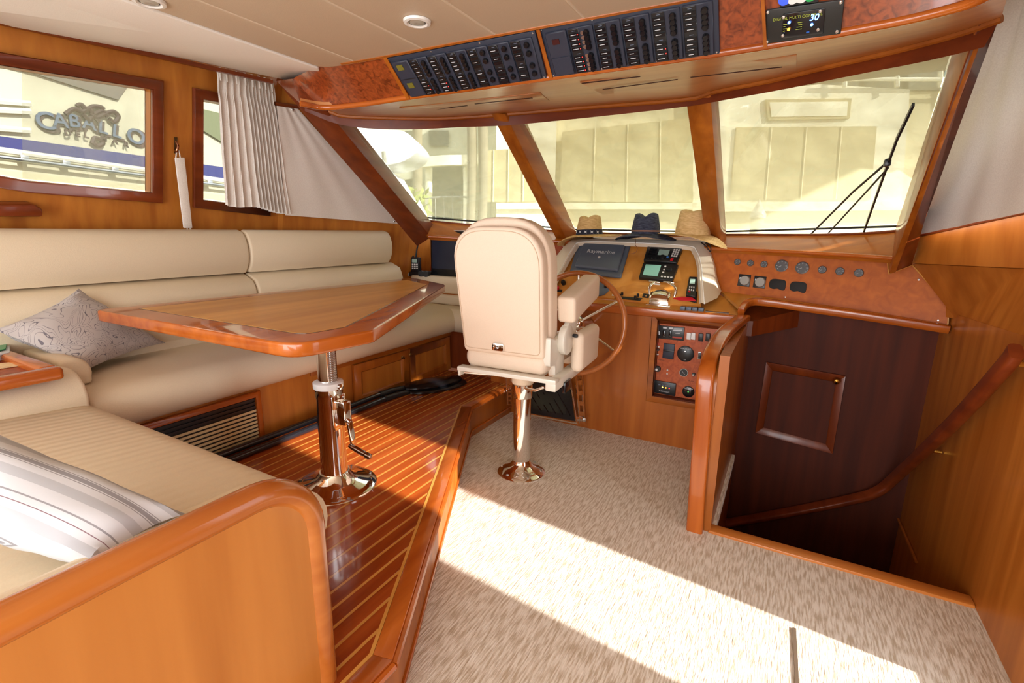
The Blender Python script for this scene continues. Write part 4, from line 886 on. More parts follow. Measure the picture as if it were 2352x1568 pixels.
# red and black start buttons left of the wheel
for px, py, m_, lb in ((1268, 664, BLK, 'black round push button at the far left of the dash'), (1281, 665, RED, 'red round push button beside the black one, left of the wheel spoke')):
    b = MB().lathe([(.013, 0), (.013, .012), (.018, .016), (.018, .026), (.010, .034), (.0001, .035)], DA(px, py, .0), nD, 16).build('push_button', m_); tag(b, lb, 'button')
bs = MB().prism([DA(1256, 668), DA(1256, 662), DA(1292, 666), DA(1290, 671)], nD*.006).build('button_strip', BLK); tag(bs, 'black strip under the push buttons at the left of the dash', 'plate')
ks = MB().lathe([(.018, 0), (.02, .02), (.014, .035), (.0001, .04)], DA(1295, 652), nD, 16).build('ignition_switch', BLK); tag(ks, 'dark key switch seen just behind the upper wheel spoke', 'switch')
# twin lever throttle
tc_ = DA(1520, 676, .0); th = thing('throttle_control', tc_, 'polished chrome twin lever engine control on the dash', 'throttle')
tz_ = V((tc_.x, tc_.y-.01, LZ+.004))
rows = []
for k in range(11):
    a = math.pi*k/10; y = -.075*math.cos(a); z = .105*math.sin(a)**.8+.004; rows.append([tz_+V((sx_*(.066-.012*math.sin(a)), y, z*(1-.12*abs(sx_)**4))) for sx_ in (-1, -.6, 0, .6, 1)])
MB().shell(rows, (0, 0, -.004)).build('dome', CHR, th)
for s in (-1, 1): MB().lathe([(.075, 0), (.070, .008), (.03, .014), (.0001, .016)], tz_+V((s*.058, 0, .026)), V((s, 0, 0)), 22).build('side_hub', CHR, th)
MB().box(tz_+V((0, 0, .006)), (.17, .18, .012)).build('base_plate', CHR, th, bevel=.005)
for s, tp_ in ((-1, (1503, 642)), (1, (1536, 643))):
    p0 = tz_+V((s*.082, 0, .03)); p1 = tz_+V((s*.090, .02, .12)); p2 = PL(tp_[0], tp_[1]+6, tz_+V((0, .06, 0)), (0, 1, 0))
    MB().tube(curve([p0, p1, p2], 5), .0095, 10).build('lever', CHR, th); MB().lathe([(.0001, .018), (.016, .014), (.018, 0), (.010, -.01)], p0, V((s, 0, 0)), 14).build('pivot_cap', CHR, th)
    MB().lathe([(.0001, 0), (.006, .002), (.008, .04), (.006, .078), (.0001, .08)], p2+V((-.04, 0, .004)), (1, 0, -.05), 12).build('handle', CHR, th)
rt = MB().prism([DA(1545, 686, .012), DA(1566, 682, .016), DA(1590, 684, .02), DA(1600, 692, .012), DA(1580, 691, .012), DA(1560, 690, .010)], nD*.006).build('ribbon_tag', RED, bevel=.001); tag(rt, 'red fabric safety tag trailing right from the throttle', 'tag')
for i in range(4):
    c = V((Y(1570+14*i, 693+1.5*i, 3.44).x, 3.44, LZ+.012)); b = MB().box(c, (.034, .04, .024)).build('rocker_switch', GREYB, bevel=.004)
    tag(b, ('dark grey rocker switch on the console lip, %s of a row of four' % ('leftmost', 'second from left', 'third from left', 'rightmost')[i]), 'switch', 'rocker switches on the console lip')
dp_ = MB().mm((Y(1622, 698, 3.44).x, 3.425, LZ), (Y(1676, 703, 3.44).x, 3.455, LZ+.006)).build('switch_cover_strip', mat('brown_strip', srgb(60, 34, 22), .3)); tag(dp_, 'dark brown blank switch strip right of the four rockers', 'plate')
# ---- steering wheel: rim, hub, six steel spokes
WC = Y(1322, 742, 3.13); wh = thing('steering_wheel', WC, 'large wooden rimmed steering wheel with steel spokes behind the chair arm', 'wheel')
wn = V((0, -1, .16)).normalized(); wx = V((1, 0, 0)); wy = wn.cross(wx)*-1
if wy.z < 0: wy = -wy
RW = .345
ring = [WC+wx*RW*math.cos(a)+wy*RW*math.sin(a) for a in [2*math.pi*k/48 for k in range(48)]]
MB().tube(ring, .019, 12, closed=True).build('rim', wood('wheel_rim_wood', srgb(176, 100, 46), srgb(204, 124, 62), 'z', rough=.3, coat=.8), wh)
for k in range(6):
    a = math.radians(32+60*k); MB().tube([WC+(wx*math.cos(a)+wy*math.sin(a))*.04-wn*.02, WC+(wx*math.cos(a)+wy*math.sin(a))*(RW-.01)], .0085, 10).build('spoke', CHR, wh)
MB().lathe([(.0001, .03), (.03, .026), (.05, .005), (.055, -.03), (.04, -.05), (.03, -.06), (.03, -.28), (.0001, -.28)], WC, wn, 28).build('hub', CHR, wh)
# ---- half-wall end post that curves up to the console
np_ = curve([V((-.262, 2.435, -.02)), V((-.270, 2.435, .25)), V((-.279, 2.433, .62)), Y(1619, 885, 2.44), Y(1624, 850, 2.47), Y(1634, 815, 2.56), Y(1650, 783, 2.72), Y(1672, 757, 2.95), Y(1700, 735, 3.30), Y(1708, 730, 3.41)], 4)
nw_ = thing('newel_rail', (-.26, 2.44, 0), 'thick varnished curved rail post at the corner between carpet and stairwell', 'rail')
MB().sweep(np_, [(p.x, p.y) for p in rounded([V((-.040, -.022, 0)), V((.040, -.022, 0)), V((.040, .022, 0)), V((-.040, .022, 0))], .016, 3)]).build('rail_cap', W['glossz'], nw_)
hw = MB().prism([(-.285, p.y+.01, p.z-.01) for p in np_ if True]+[(-.285, 3.42, -.02)], (.05, 0, 0)).build('side_panel', W['midz'], nw_)
MB().tube([V((-.232, 2.50, -.02)), V((-.232, 2.50, .80)), V((-.232, 2.72, .90)), V((-.232, 3.2, .93))], .010, 8).build('side_moulding', W['midz'], nw_)
# ---- lower switch panel in the recess
LBR = noisemat('switch_panel_burl', srgb(158, 66, 24), srgb(194, 94, 44), (1, 1, 1), 30, 6, .4, .3, .15, dist=1., spec=.3)
lp = thing('lower_switch_panel', ((px0+CX1)/2, YC+.045, (pz0+pz1)/2), 'red burl panel of switches and gauges recessed in the console face', 'panel')
LQ = [V((px0+.005, YC+.042, pz1-.03)), V((CX1, YC+.042, pz1-.03)), V((CX1, YC+.042, pz0+.01)), V((px0+.005, YC+.042, pz0+.01))]
MB().hexa(LQ, [p+V((0, .006, 0)) for p in LQ]).build('burl_board', LBR, lp)
def L_(px, py, o=0): return Y(px, py, YC+.042-o)
def lslab(name, quad, th, m, bev=.002, off=0, label=None): q = [L_(*p, off) for p in quad]; return MB().hexa(q, [p+V((0, -th, 0)) for p in q]).build(name, m, lp, bevel=bev, label=label)
cz = lambda x, y: (1460+x*260/1568, 700+y*260/1568)      # coordinates read off an enlarged crop
def Q4(a, b_, c, d): return [cz(*a), cz(*b_), cz(*c), cz(*d)]
lslab('breaker_plate', Q4((318, 280), (682, 312), (665, 496), (305, 458)), .010, BLK)
for x in (380, 465): lslab('rocker', Q4((x, 345), (x+40, 349), (x+36, 450), (x-5, 446)), .016, BLKG, .003)
for x, y, w_, h_ in ((385, 300, 50, 22), (470, 308, 50, 22), (530, 322, 120, 14), (526, 342, 125, 14), (325, 360, 14, 50), (555, 385, 60, 8)): lslab('print', Q4((x, y), (x+w_, y+4), (x+w_, y+h_+4), (x, y+h_)), .0112, WTXT, 0)
lslab('print', Q4((515, 432), (650, 445), (648, 466), (513, 452)), .0112, mat('orange_print', srgb(170, 50, 20), .5), 0, label='orange print')
for x in (712, 775): lslab('rocker', Q4((x, 380), (x+58, 386), (x+55, 482), (x-6, 474)), .014, WHT, .003, label='white rocker')
for x in (875, 975): lslab('rocker', Q4((x, 390), (x+64, 396), (x+58, 506), (x-8, 498)), .012, BLK, .003)
lslab('wiper_switch', Q4((395, 525), (548, 545), (525, 755), (372, 730)), .012, NAVY, .004)
lslab('wiper_bar', Q4((386, 610), (540, 628), (538, 650), (384, 632)), .018, BLK, .002)
def ldisc(name, x, y, r, m, h=.006, label=None, sq=1): c = L_(*cz(x, y)); R__ = (L_(*cz(x+r, y))-c).length; return MB().lathe([(R__, 0), (R__, h*.7), (R__*.92, h), (.0001, h)], c, (0, -1, 0), 28).build(name, m, lp, label=label), c, R__
o, c, r_ = ldisc('searchlight_plate', 692, 675, 118, BLK, .010)
MB().tube([c+V((0, -.01, .02)), c+V((0, -.03, .022))], .004, 8).build('joystick', CHR, lp)
text('SEARCHLIGHT', 'lettering', WTXT, .011, c+V((0, -.0112, r_*.66)), (1, 0, 0), (0, 0, 1), lp); text('12V', 'lettering', WTXT, .010, c+V((0, -.0112, -r_*.72)), (1, 0, 0), (0, 0, 1), lp)
text('WINDLASS', 'lettering', DKRED, .010, L_(*cz(350, 762)), (1, 0, 0), (0, 0, 1), lp)
ldisc('knob', 307, 882, 44, BLK, .014); ldisc('knob_cap', 297, 888, 18, WHT, .020)
for x, y in ((442, 902), (438, 952), (322, 580), (310, 684)): ldisc('indicator', x, y, 11, WHT, .005)
ldisc('indicator', 322, 538, 9, RED, .005, 'red indicator'); ldisc('toggle', 318, 618, 16, BLK, .02)
o, c, r_ = ldisc('gauge', 668, 935, 62, STL, .008); MB().lathe([(.0001, .001), (r_*.86, .001), (r_*.86, 0)], c+V((0, -.0085, 0)), (0, -1, 0), 24).build('gauge_face', BLK, lp); MB().tube([c+V((-.012, -.011, .012)), c+V((.010, -.011, -.012))], .0012, 5).build('needle', WTXT, lp)
text('OIL LEVEL', 'lettering', DKRED, .009, L_(*cz(770, 1055)), (1, 0, 0), (0, 0, 1), lp)
ldisc('push_button', 806, 958, 24, BLK, .012); ldisc('button_cap', 800, 962, 11, WHT, .016)
lslab('breaker_switch', Q4((868, 645), (910, 650), (905, 752), (858, 748)), .006, STL, .002); lslab('rocker', Q4((875, 655), (912, 658), (905, 742), (866, 738)), .012, BLK, .002)
lslab('alarm_plate', Q4((262, 1035), (566, 1085), (550, 1265), (245, 1208)), .010, BLK, .008)
for x, y, m_ in ((332, 1125, BLKG), (376, 1135, LEDY), (422, 1143, LEDO), (470, 1150, LEDR)): ldisc('status_lamp', x, y, 9, m_, .012)
for x, y in ((320, 1090), (366, 1098), (412, 1105), (460, 1112)): lslab('print', Q4((x, y), (x+28, y+4), (x+28, y+18), (x, y+14)), .0112, GREYB, 0)
text('FLOODLIGHT', 'lettering', WTXT, .012, L_(*cz(400, 1195))+V((0, -.0112, 0)), (1, 0, -.03), (0, 0, 1), lp)
o, c, r_ = ldisc('alarm_disc', 730, 1200, 84, BLKG, .008); text('FIREBOY', 'lettering', WTXT, .016, c+V((0, -.0092, r_*.55)), (1, 0, 0), (0, 0, 1), lp); MB().lathe([(.0001, .002), (.003, .001), (.003, 0)], c+V((0, -.009, 0)), (0, -1, 0), 8).build('status_lamp', LEDG, lp, label='green lamp')
# ================================================================ starboard instrument panel
GP = V((.82, 3.62, 1.0)); GN = V((.2, .96, -.16))
def G(px, py, off=0): n = -GN.normalized(); return PL(px, py, GP+n*off, GN)
gx = (G(1900, 650)-G(1800, 637)); gxd = V((GN.y, -GN.x, 0)).normalized(); gn = -GN.normalized(); gyd = gn.cross(gxd)
if gyd.z < 0: gyd = -gyd
ip = thing('dashboard', G(1900, 650), 'dark orange burl dashboard behind the round gauges right of the helm', 'dashboard')
MB().prism([G(1600, 564), G(2036, 590), G(2042, 629), G(2096, 609), G(2180, 703), G(2177, 748), G(2000, 722), G(1850, 700), G(1720, 686), G(1636, 668), G(1590, 664)], gn*-.02).build('burl_board', W['dashburl'], ip)
MB().tube([G(2036, 590, .003), G(2042, 629, .003), G(2096, 609, .003), G(2180, 703, .003), G(2177, 746, .003)], .004, 6).build('edge_bead', W['inlay'], ip)
GF = mat('gauge_face', (.05, .05, .055), .5, coat=.6); GB = mat('gauge_bezel', (.25, .25, .26), .3, .8)
k_ = 360/2352
def gauge(x, y, r, i, lab):
    c = G(1660+x*k_, 560+y*k_); R = (G(1660+(x+r)*k_, 560+y*k_)-c).length
    t = thing('gauge', c, lab, 'gauge', 'round gauges on the starboard instrument panel')
    MB().lathe([(R*1.0, 0), (R, .010), (R*.90, .012), (R*.88, .006), (.0001, .006)], c, gn, 30).build('bezel', GB, t)
    MB().lathe([(.0001, .001), (R*.87, .001), (R*.87, 0)], c+gn*.006, gn, 28).build('face', GF, t)
    for a in range(7):
        aa = math.radians(225-45*a); d = gxd*math.cos(aa)+gyd*math.sin(aa); MB().tube([c+gn*.008+d*R*.62, c+gn*.008+d*R*.80], .0018*R/.03, 4).build('tick', WTXT, t)
    MB().tube([c+gn*.009-gxd*R*.02, c+gn*.009-gxd*R*.42-gyd*R*.22], .0013*R/.03, 4).build('needle', WTXT, t)
GL = [(226, 272, 48), (419, 290, 50), (623, 308, 54), (886, 330, 100), (1195, 360, 105), (1496, 388, 66), (1760, 412, 70), (2044, 438, 75)]
LN = ['small round gauge nearest the pod at the left end of the row', 'small round gauge second from the pod', 'small round gauge just left of the two large dials', 'large round dial, the left one of the two', 'large round dial, the right one of the two', 'small round gauge just right of the two large dials', 'small round gauge second from the right end of the row', 'small round gauge at the far right end of the row']
for i, (g_, l) in enumerate(zip(GL, LN)): gauge(*g_, i, l)
def gs(name, pts, th, m, parent, bev=.003, off=0): q = [G(1660+x*k_, 560+y*k_, off) for x, y in pts]; return MB().prism(q, gn*th).build(name, m, parent, bevel=bev)
for i, (x, lb) in enumerate(((325, 'black square plate with grey knob, the left one under the gauges'), (555, 'black square plate with grey knob, the right one under the gauges'))):
    y = 548+i*26; t = thing('engine_key_switch', G(1660+x*k_, 560+y*k_), lb, 'switch', 'engine key switches')
    gs('plate', [(x-72, y-98), (x+105, y-80), (x+75, y+100), (x-105, y+76)], .008, BLK, t)
    c = G(1660+(x+12)*k_, 560+(y+2)*k_, .008); MB().lathe([(.034, 0), (.033, .016), (.030, .020), (.0001, .020)], c, gn, 24).build('knob', mat('grey_knob', srgb(150, 146, 140), .4), t)
    c = G(1660+(x-58)*k_, 560+(y-34)*k_, .008); MB().box(c, (.012, .002, .014)).build('print', WTXT, t)
for x, y, lb in ((820, 610, 'black rounded blank cover under the large dials, left one'), (1130, 648, 'black rounded blank cover under the large dials, right one')):
    pts = [(x-105, y-90), (x+130, y-70), (x+130, y+10), (x+110, y+90), (x+50, y+85), (x+0, y+55), (x-60, y+70), (x-130, y+40)]
    q = [G(1660+a*k_, 560+b_*k_) for a, b_ in pts]; o = MB().prism(rounded(q, [.03, .03, .02, .03, .02, .02, .02, .03], 4), gn*.007).build('cover_plate', mat('matte_black', (.008, .008, .008), .7), bevel=.002); tag(o, lb, 'cover')
for px, py in ((1828, 583), (2015, 595), (2110, 642), (2155, 735), (1803, 682)): MB().lathe([(.0001, .003), (.005, .002), (.006, 0)], G(px, py), gn, 8).build('screw', STL, ip)
# port bulkhead panel behind the settee
pb = struct(MB().prism([Y(930, 560, 4.02), Y(1290, 556, 3.96), Y(1330, 720, 3.90), Y(930, 680, 4.02)], (0, .02, 0)).build('wall_forward', W['burlred']))
# stairwell handrail
hr = [Y(2338, 800, 2.62), Y(2325, 812, 2.64)]
hrp = curve([X(2334, 806, .775), X(2300, 850, .775), X(2180, 980, .775), Y(2060, 1092, 3.62), Y(2012, 1130, 3.70), Y(1940, 1150, 3.74), Y(1800, 1178, 3.74), Y(1650, 1205, 3.74)], 5)
ho = thing('stair_handrail', hrp[0], 'dark varnished handrail running down into the stairwell', 'handrail')
MB().sweep(hrp, [(p.x, p.y) for p in rounded([V((-.022, -.036, 0)), V((.022, -.036, 0)), V((.022, .036, 0)), V((-.022, .036, 0))], .018, 3)]).build('rail', wood('handrail_wood', srgb(110, 44, 18), srgb(140, 62, 26), 'y', coat=.9, coatr=.06), ho)
for i in (4, 12, 24, 32): MB().tube([hrp[i], hrp[i]+(V((.07, 0, 0)) if i < 16 else V((0, .06, 0)))], .010, 8).build('bracket', BRASS, ho)
# ================================================================ breaker panels in the brow
def brow_q(px4):                          # place a px quad on the local brow plane through its corners' x
    t0, b0, b1, t1 = px4[0], px4[3], px4[2], px4[1]
    A0 = PL(*t0, (0, 1.735, 2.2), (0, .15, .14)); A1 = PL(*t1, (0, 1.735, 2.2), (0, .15, .14))
    return A0, A1
def facet(px4, yoff=0.):                  # plane through brow curve samples nearest the quad
    a, b = Z(*px4[3], 2.08), Z(*px4[2], 2.08)
    if (b-a).length < .12: a = a-V((.10, 0, 0)); b = b+V((.10, 0, 0))
    ta = min(Tcur, key=lambda p: abs(p.x-a.x)); tb = min(Tcur, key=lambda p: abs(p.x-b.x))
    ba = min(Bcur, key=lambda p: abs(p.x-a.x)); bb = min(Bcur, key=lambda p: abs(p.x-b.x))
    n = (bb-ba).cross(lerp(ta, tb, .5)-lerp(ba, bb, .5)).normalized()
    c = lerp(ba, bb, .5)
    if n.dot(EYE-c) < 0: n = -n
    return [PL(*p, c+n*(.012+yoff), n) for p in px4], n
SCRB = mat('meter_dark', (.05, .012, .012), .3)
def panel(px4, label, cols, meters, m=NAVY):
    q, n = facet(px4); t = thing('breaker_panel', sum(q, V((0, 0, 0)))/4, label, 'panel')
    MB().hexa([p-n*.012 for p in q], [p for p in q]).build('backplate', m, t, bevel=.003)
    ux = (q[1]-q[0]).normalized(); uy = (q[0]-q[3]).normalized()
    for u in (.01, .33, .66, .985):
        for v in (.035, .965): MB().lathe([(.0001, .002), (.003, .001), (.0035, 0)], bil(q, u, v), n, 8).build('screw', STL, t)
    def sl(u0, v0, u1, v1, th, nm, mm, par, bev=.0015, off=0, lab=None): k = [p+n*off for p in subq(q, u0, v0, u1, v1)]; return MB().hexa(k, [p+n*th for p in k]).build(nm, mm, par, bevel=bev, label=lab, seg=1)
    mt = sl(*meters['box'], .010, 'meter_module', NAVY2, t, .004)
    for (u0, v0, u1, v1, mm, lb) in meters['d']: sl(u0, v0, u1, v1, .003, 'display', mm, mt, 0, .010, lb)
    def light(par, u, v, red): pass
    for u0, w_, kn, red in cols:
        mo = sl(u0, .09, u0+w_, .965, .008, 'breaker_module', NAVY2, t, .003)
        sl(u0+w_*.02, .10, u0+w_*.47, .955, .004, 'switch_strip', BLK, mo, .002, .008)
        for g_ in range(2):
            v = .135+.43*g_; sl(u0+w_*.20, v-.006, u0+w_*.34, v+.004, .0008, 'print', GREYB, mo, 0, .012)
            for k in range(4):
                vv = v+.035+.088*k; sl(u0+w_*.05, vv, u0+w_*.45, vv+.060, .003, 'label_plate', BLKG, mo, 0, .012)
                if kn == 4 and k % 2: continue
                a_, b_ = random.uniform(.10, .15), random.uniform(.30, .36); sl(u0+w_*a_, vv+.024, u0+w_*b_, vv+.034, .0006, 'print', WTXT, mo, 0, .015)
                if red and (red > 1 or (k in (1, 2) and g_)): c = bil(q, u0+w_*.41, vv+.03)+n*.0150; MB().box(c, (.0032, .002, .0032)).build('status_lamp', LEDR, mo)
            for k in range(kn//2):
                vv = v+.07+(.35/(kn//2))*k; c = bil(q, u0+w_*.74, vv)+n*.008
                MB().lathe([(.011, 0), (.011, .007), (.008, .012), (.0001, .012)], c, n, 12).build('breaker_knob', BLKG, mo)
                (red > 1) and MB().lathe([(.0001, .0008), (.007, .0006), (.007, 0)], c-ux*.015, n, 10).build('glint_dot', STL, mo)  # steel dots beside the knobs stand in for glints
    return t
panel([(888, 134), (1228, 71), (1256, 180), (944, 225)], 'dark blue breaker panel with rotary switches, the left one in the overhead brow', [(.155+.138*i, .130, 8 if i < 3 else 4, 1 if i < 2 else 0) for i in range(6)],
      {'box': (.02, .09, .145, .96), 'd': [(.05, .16, .095, .28, mat('lcd_olive', srgb(110, 104, 40), .3), 'olive display'), (.05, .60, .095, .72, mat('lcd_olive_b', srgb(110, 104, 40), .3), 'olive display'), (.025, .50, .14, .51, BLK, None)]})
panel([(1238, 66), (1649, -18), (1653, 124), (1269, 178)], 'dark blue breaker panel with red lamps, the right one in the overhead brow', [(.175+.162*i, .152, 8, 2 if i == 0 else (1 if i == 3 else 0)) for i in range(5)],
      {'box': (.03, .09, .165, .97), 'd': [(.07, .22, .115, .32, SCRB, 'dark red display'), (.04, .58, .16, .92, NAVY, None)]})
for px in ((1232, 68, 1262, 179), (878, 128, 934, 226), (1748, -10, 1754, 110)):
    q, n = facet([(px[0], px[1]), (px[0]+8, px[1]-1), (px[2]+8, px[3]-1), (px[2], px[3])]); MB().hexa(q, [p+n*.004 for p in q]).build('edge_bead', W['midz'], brow)
# battery charger control
def dplate(px4, nm, label, m): q, n = facet(px4); t = thing(nm, sum(q, V((0, 0, 0)))/4, label, 'panel'); MB().hexa([p-n*.01 for p in q], [p+n*.002 for p in q]).build('plate', m, t, bevel=.003); return q, n, t
q, n, t = dplate([(1759, 23), (1940, -2), (1931, 78), (1757, 101)], 'charger_control', 'black control plate reading DIGITAL MULTI CONTROL in the burl brow', mat('satin_black', (.015, .016, .015), .45))
ux = (q[1]-q[0]).normalized(); uy = (q[0]-q[3]).normalized()
YG = mat('olive_print', srgb(150, 160, 60), .6)
k = subq(q, .24, .16, .78, .90); MB().hexa(k, [p+n*.006 for p in k]).build('inner_plate', BLKG, t, bevel=.002)
text('DIGITAL MULTI CONTROL', 'lettering', YG, .0108, bil(q, .43, .29)+n*.009, ux, uy, t); text('30', 'digits', LEDB, .024, bil(q, .645, .37)+n*.009, ux, uy, t, shear=.2, label='blue lit digits')
for u, v, mm, lb in ((.327, .42, LEDB, 'blue lamp'), (.325, .62, LEDO, 'orange lamp'), (.625, .57, LEDB, 'blue lamp')): MB().lathe([(.0001, .003), (.004, .002), (.004, 0)], bil(q, u, v)+n*.008, n, 10).build('status_lamp', mm, t, label=lb)
for i in range(4):
    for u0, u1 in ((.25, .25+(.055, .03, .07, .03)[i]), (.50-(.06, .05, .07, .08)[i], .50)): k = subq(q, u0, .45+.065*i, u1, .47+.065*i); MB().hexa([p+n*.008 for p in k], [p+n*.0086 for p in k]).build('print', YG, t)
k = subq(q, .56, .76, .60, .80); MB().hexa([p+n*.008 for p in k], [p+n*.0088 for p in k]).build('print', mat('blue_print', (.02, .12, .5), .5), t)
for u, v in ((.03, .07), (.96, .06), (.03, .93), (.95, .90), (.25, .24), (.72, .21), (.25, .78), (.71, .74)): MB().lathe([(.0001, .004), (.0045, .003), (.005, 0)], bil(q, u, v)+n*(.002 if (u < .1 or u > .9) else .008), n, 10).build('screw', STL, t)
q, n, t = dplate([(1790, -40), (1882, -58), (1880, 5), (1791, 17)], 'inverter_control', 'small black control plate with blue and white keys cut by the top of the frame', BLK)
for u, mm, lb in ((.13, mat('blue_key2', (.03, .08, .5), .4, emit=(.05, .1, .8), es=.6), 'blue key'), (.36, WHT, 'white key'), (.58, WHT, 'white key'), (.8, mat('green_key', (.02, .4, .1), .4), 'green key')):
    MB().lathe([(.0001, .005), (.016, .004), (.017, 0)], bil(q, u, .68)+n*.002, n, 16).build('key', mm, t, label=lb)
# ---- recessed ceiling lights
def spot(px, py, lb):
    c = Z(px, py, CZ-.001); t = thing('ceiling_light', c, lb, 'light'); nn = V((0, 0, -1))
    MB().lathe([(.032, 0), (.030, .006), (.036, .010), (.046, .008), (.048, 0)], c, nn, 32).build('trim_ring', mat('lamp_white', (.8, .79, .76), .35), t)
    MB().lathe([(.0001, .008), (.014, .010), (.026, .006), (.028, 0)], c, nn, 24).build('lens', mat('lamp_glass', (.55, .53, .46), .25, metal=.3), t); return t
spot(958, 48, 'round white recessed ceiling light in the middle of the ceiling'); spot(342, 1, 'round white recessed ceiling light cut by the top edge at left')
# ================================================================ curtains
def strip_curtain():
    t = thing('curtain', WP(560, 170, .05), 'cream pleated curtain bunched at the forward side window', 'curtain')
    tops = [(495, 160), (520, 166), (560, 174), (600, 183), (626, 190)]; bots = [(515, 470), (545, 476), (590, 476), (635, 489), (668, 492)]
    top = resample(curve([WP(*p, .07) for p in tops], 6), 141); bot = resample(curve([WP(*p, .09) for p in bots], 6), 141); rows = []
    for j in range(15):
        v = j/14; r = []
        for i in range(141):
            u = i/140; fq = 2*math.pi*(4*min(u, .45)/.45 if u < .45 else 4+9*(u-.45)/.55)
            amp = (.013 if u < .45 else .024)*(.45+.55*v) if v > .12 else .010
            p = lerp(top[i], bot[i], v)+V((amp*math.sin(fq)+.004*math.sin(3*fq+9*v), .006*math.cos(fq), 0)); 
            if .08 < v < .16: p += V((-.006, 0, 0))
            r.append(p)
        rows.append(r)
    MB().shell(rows, (.0015, 0, 0)).build('pleated_cloth', CLOTH, t)
    for u in (.03, .14, .30, .45, .58, .70, .82, .94):
        p = top[int(u*140)]; MB().tube([p+V((.02, 0, .012)), p+V((.024, 0, -.06))], [.008, .004], 8).build('pinch_pleat', CLOTH, t)
strip_curtain()
def flat_cloth(name, poly, label, n, waves=.006, snaps=()):
    t = thing(name, poly[0], label, 'curtain'); c = poly; rows = []
    for j in range(13):
        v = j/12; a = lerp(c[0], c[3], v); b_ = lerp(c[1], c[2], v)
        rows.append([lerp(a, b_, i/24)+n*(waves*math.sin(i*.9+2*v)*math.sin(math.pi*i/24)+waves*.6*math.sin(j*.8+i*.3)) for i in range(25)])
    MB().shell(rows, n*.0015).build('cloth', CLOTH, t)
    for p in snaps: MB().lathe([(.0001, .005), (.008, .003), (.010, 0)], p+n*.004, n, 12).build('snap', STL, t)
flat_cloth('window_cover', [WF(636, 243, .035), WF(684, 250, .035), WF(918, 514, .035), WF(655, 494, .035)], 'taut cream fabric cover snapped over the slanted port side window', nf, .003, [WF(672, 252, .045), WF(905, 508, .045)])
sc = [X(2230, -110, .80), X(2400, -160, .80), X(2400, 488, .84), Y(2107, 541, 3.64)]
sc = [Y(2316, -40, 2.95), X(2440, -140, .84), X(2440, 474, .84), Y(2107, 541, 3.62)]
SHN = V((-1, -.25, 0)).normalized()
flat_cloth('window_cover', [p+SHN*.02 for p in sc], 'cream fabric cover over the starboard side window at right edge', SHN, .006, [Y(2309, 12, 2.95)+SHN*.03])
# hanging sash holder on the wall between the windows
hk = thing('curtain_tieback', WP(412, 350, .03), 'narrow cream fabric tie hanging from a brass hook between the two windows', 'tie')
MB().prism([WP(400, 362, .03), WP(422, 361, .03), WP(440, 523, .07), WP(420, 523, .07)], nw*.012).build('strap', CLOTH, hk, bevel=.004)
MB().tube([WP(404, 362, .035), WP(406, 345, .045), WP(411, 345, .045), WP(414, 362, .035)], .0035, 6).build('loop', CLOTH, hk)
MB().tube([WP(430, 523, .07), WP(432, 541, .075), WP(438, 540, .075), WP(437, 523, .07)], .0035, 6).build('loop', CLOTH, hk)
MB().prism([WP(399, 315, 0), WP(406, 315, 0), WP(406, 352, 0), WP(399, 352, 0)], nw*.008).build('hook_plate', mat('dark_brass', (.12, .07, .03), .3, 1), hk, bevel=.002)
MB().tube(curve([WP(403, 345, .01), WP(405, 348, .05), WP(409, 335, .055), WP(404, 325, .04)], 4), .006, 8).build('hook', mat('red_brass', (.4, .18, .1), .15, 1), hk)
# ================================================================ television, handheld radio and binoculars on the ledge
tvy = 3.76; tv = thing('television', Y(1010, 628, tvy), 'flat screen television on the ledge, half hidden behind the helm chair', 'television')
tq = [Y(988, 528, tvy), Y(1180, 522, tvy), Y(1180, 628, tvy), Y(991, 630, tvy)]; tq = [V((tq[0].x, tvy, tq[0].z)), V((tq[0].x+.72, tvy, tq[0].z)), V((tq[0].x+.72, tvy, 1.05)), V((tq[0].x, tvy, 1.05))]
MB().hexa(tq, [p+V((0, .04, 0)) for p in tq]).build('case', STL, tv, bevel=.004)
k = subq(tq, .006, .02, .994, .985); MB().hexa(k, [p+V((0, -.004, 0)) for p in k]).build('bezel', BLKG, tv); k = subq(tq, .03, .07, .97, .82); MB().hexa(k, [p+V((0, -.006, 0)) for p in k]).build('screen', mat('tv_screen', srgb(40, 46, 62), .08), tv)
hy = 3.72; hr_ = thing('handheld_radio', Y(953, 628, hy), 'black handheld radio with tall antenna standing in its charger on the ledge', 'radio')
q = [Y(944, 590, hy), Y(962, 591, hy), Y(963, 626, hy), Y(944, 626, hy)]; MB().hexa(q, [p+V((0, .035, 0)) for p in q]).build('body', BLK, hr_, bevel=.006)
k = subq(q, .15, .12, .75, .34); MB().hexa(k, [p+V((0, -.003, 0)) for p in k]).build('display', SCR, hr_)
for a in range(3):
    for b_ in range(3): k = subq(q, .14+.26*a, .42+.13*b_, .32+.26*a, .50+.13*b_); MB().hexa(k, [p+V((0, -.003, 0)) for p in k]).build('key', WHT, hr_)
MB().tube(curve([Y(955, 592, hy+.015), Y(958, 570, hy+.015), Y(965, 547, hy+.015)], 4), [.0075]*8+[.005], 8).build('antenna', RUB, hr_)
MB().tube([Y(949, 592, hy+.015), Y(949, 587, hy+.015)], .008, 8).build('knob', BLK, hr_)
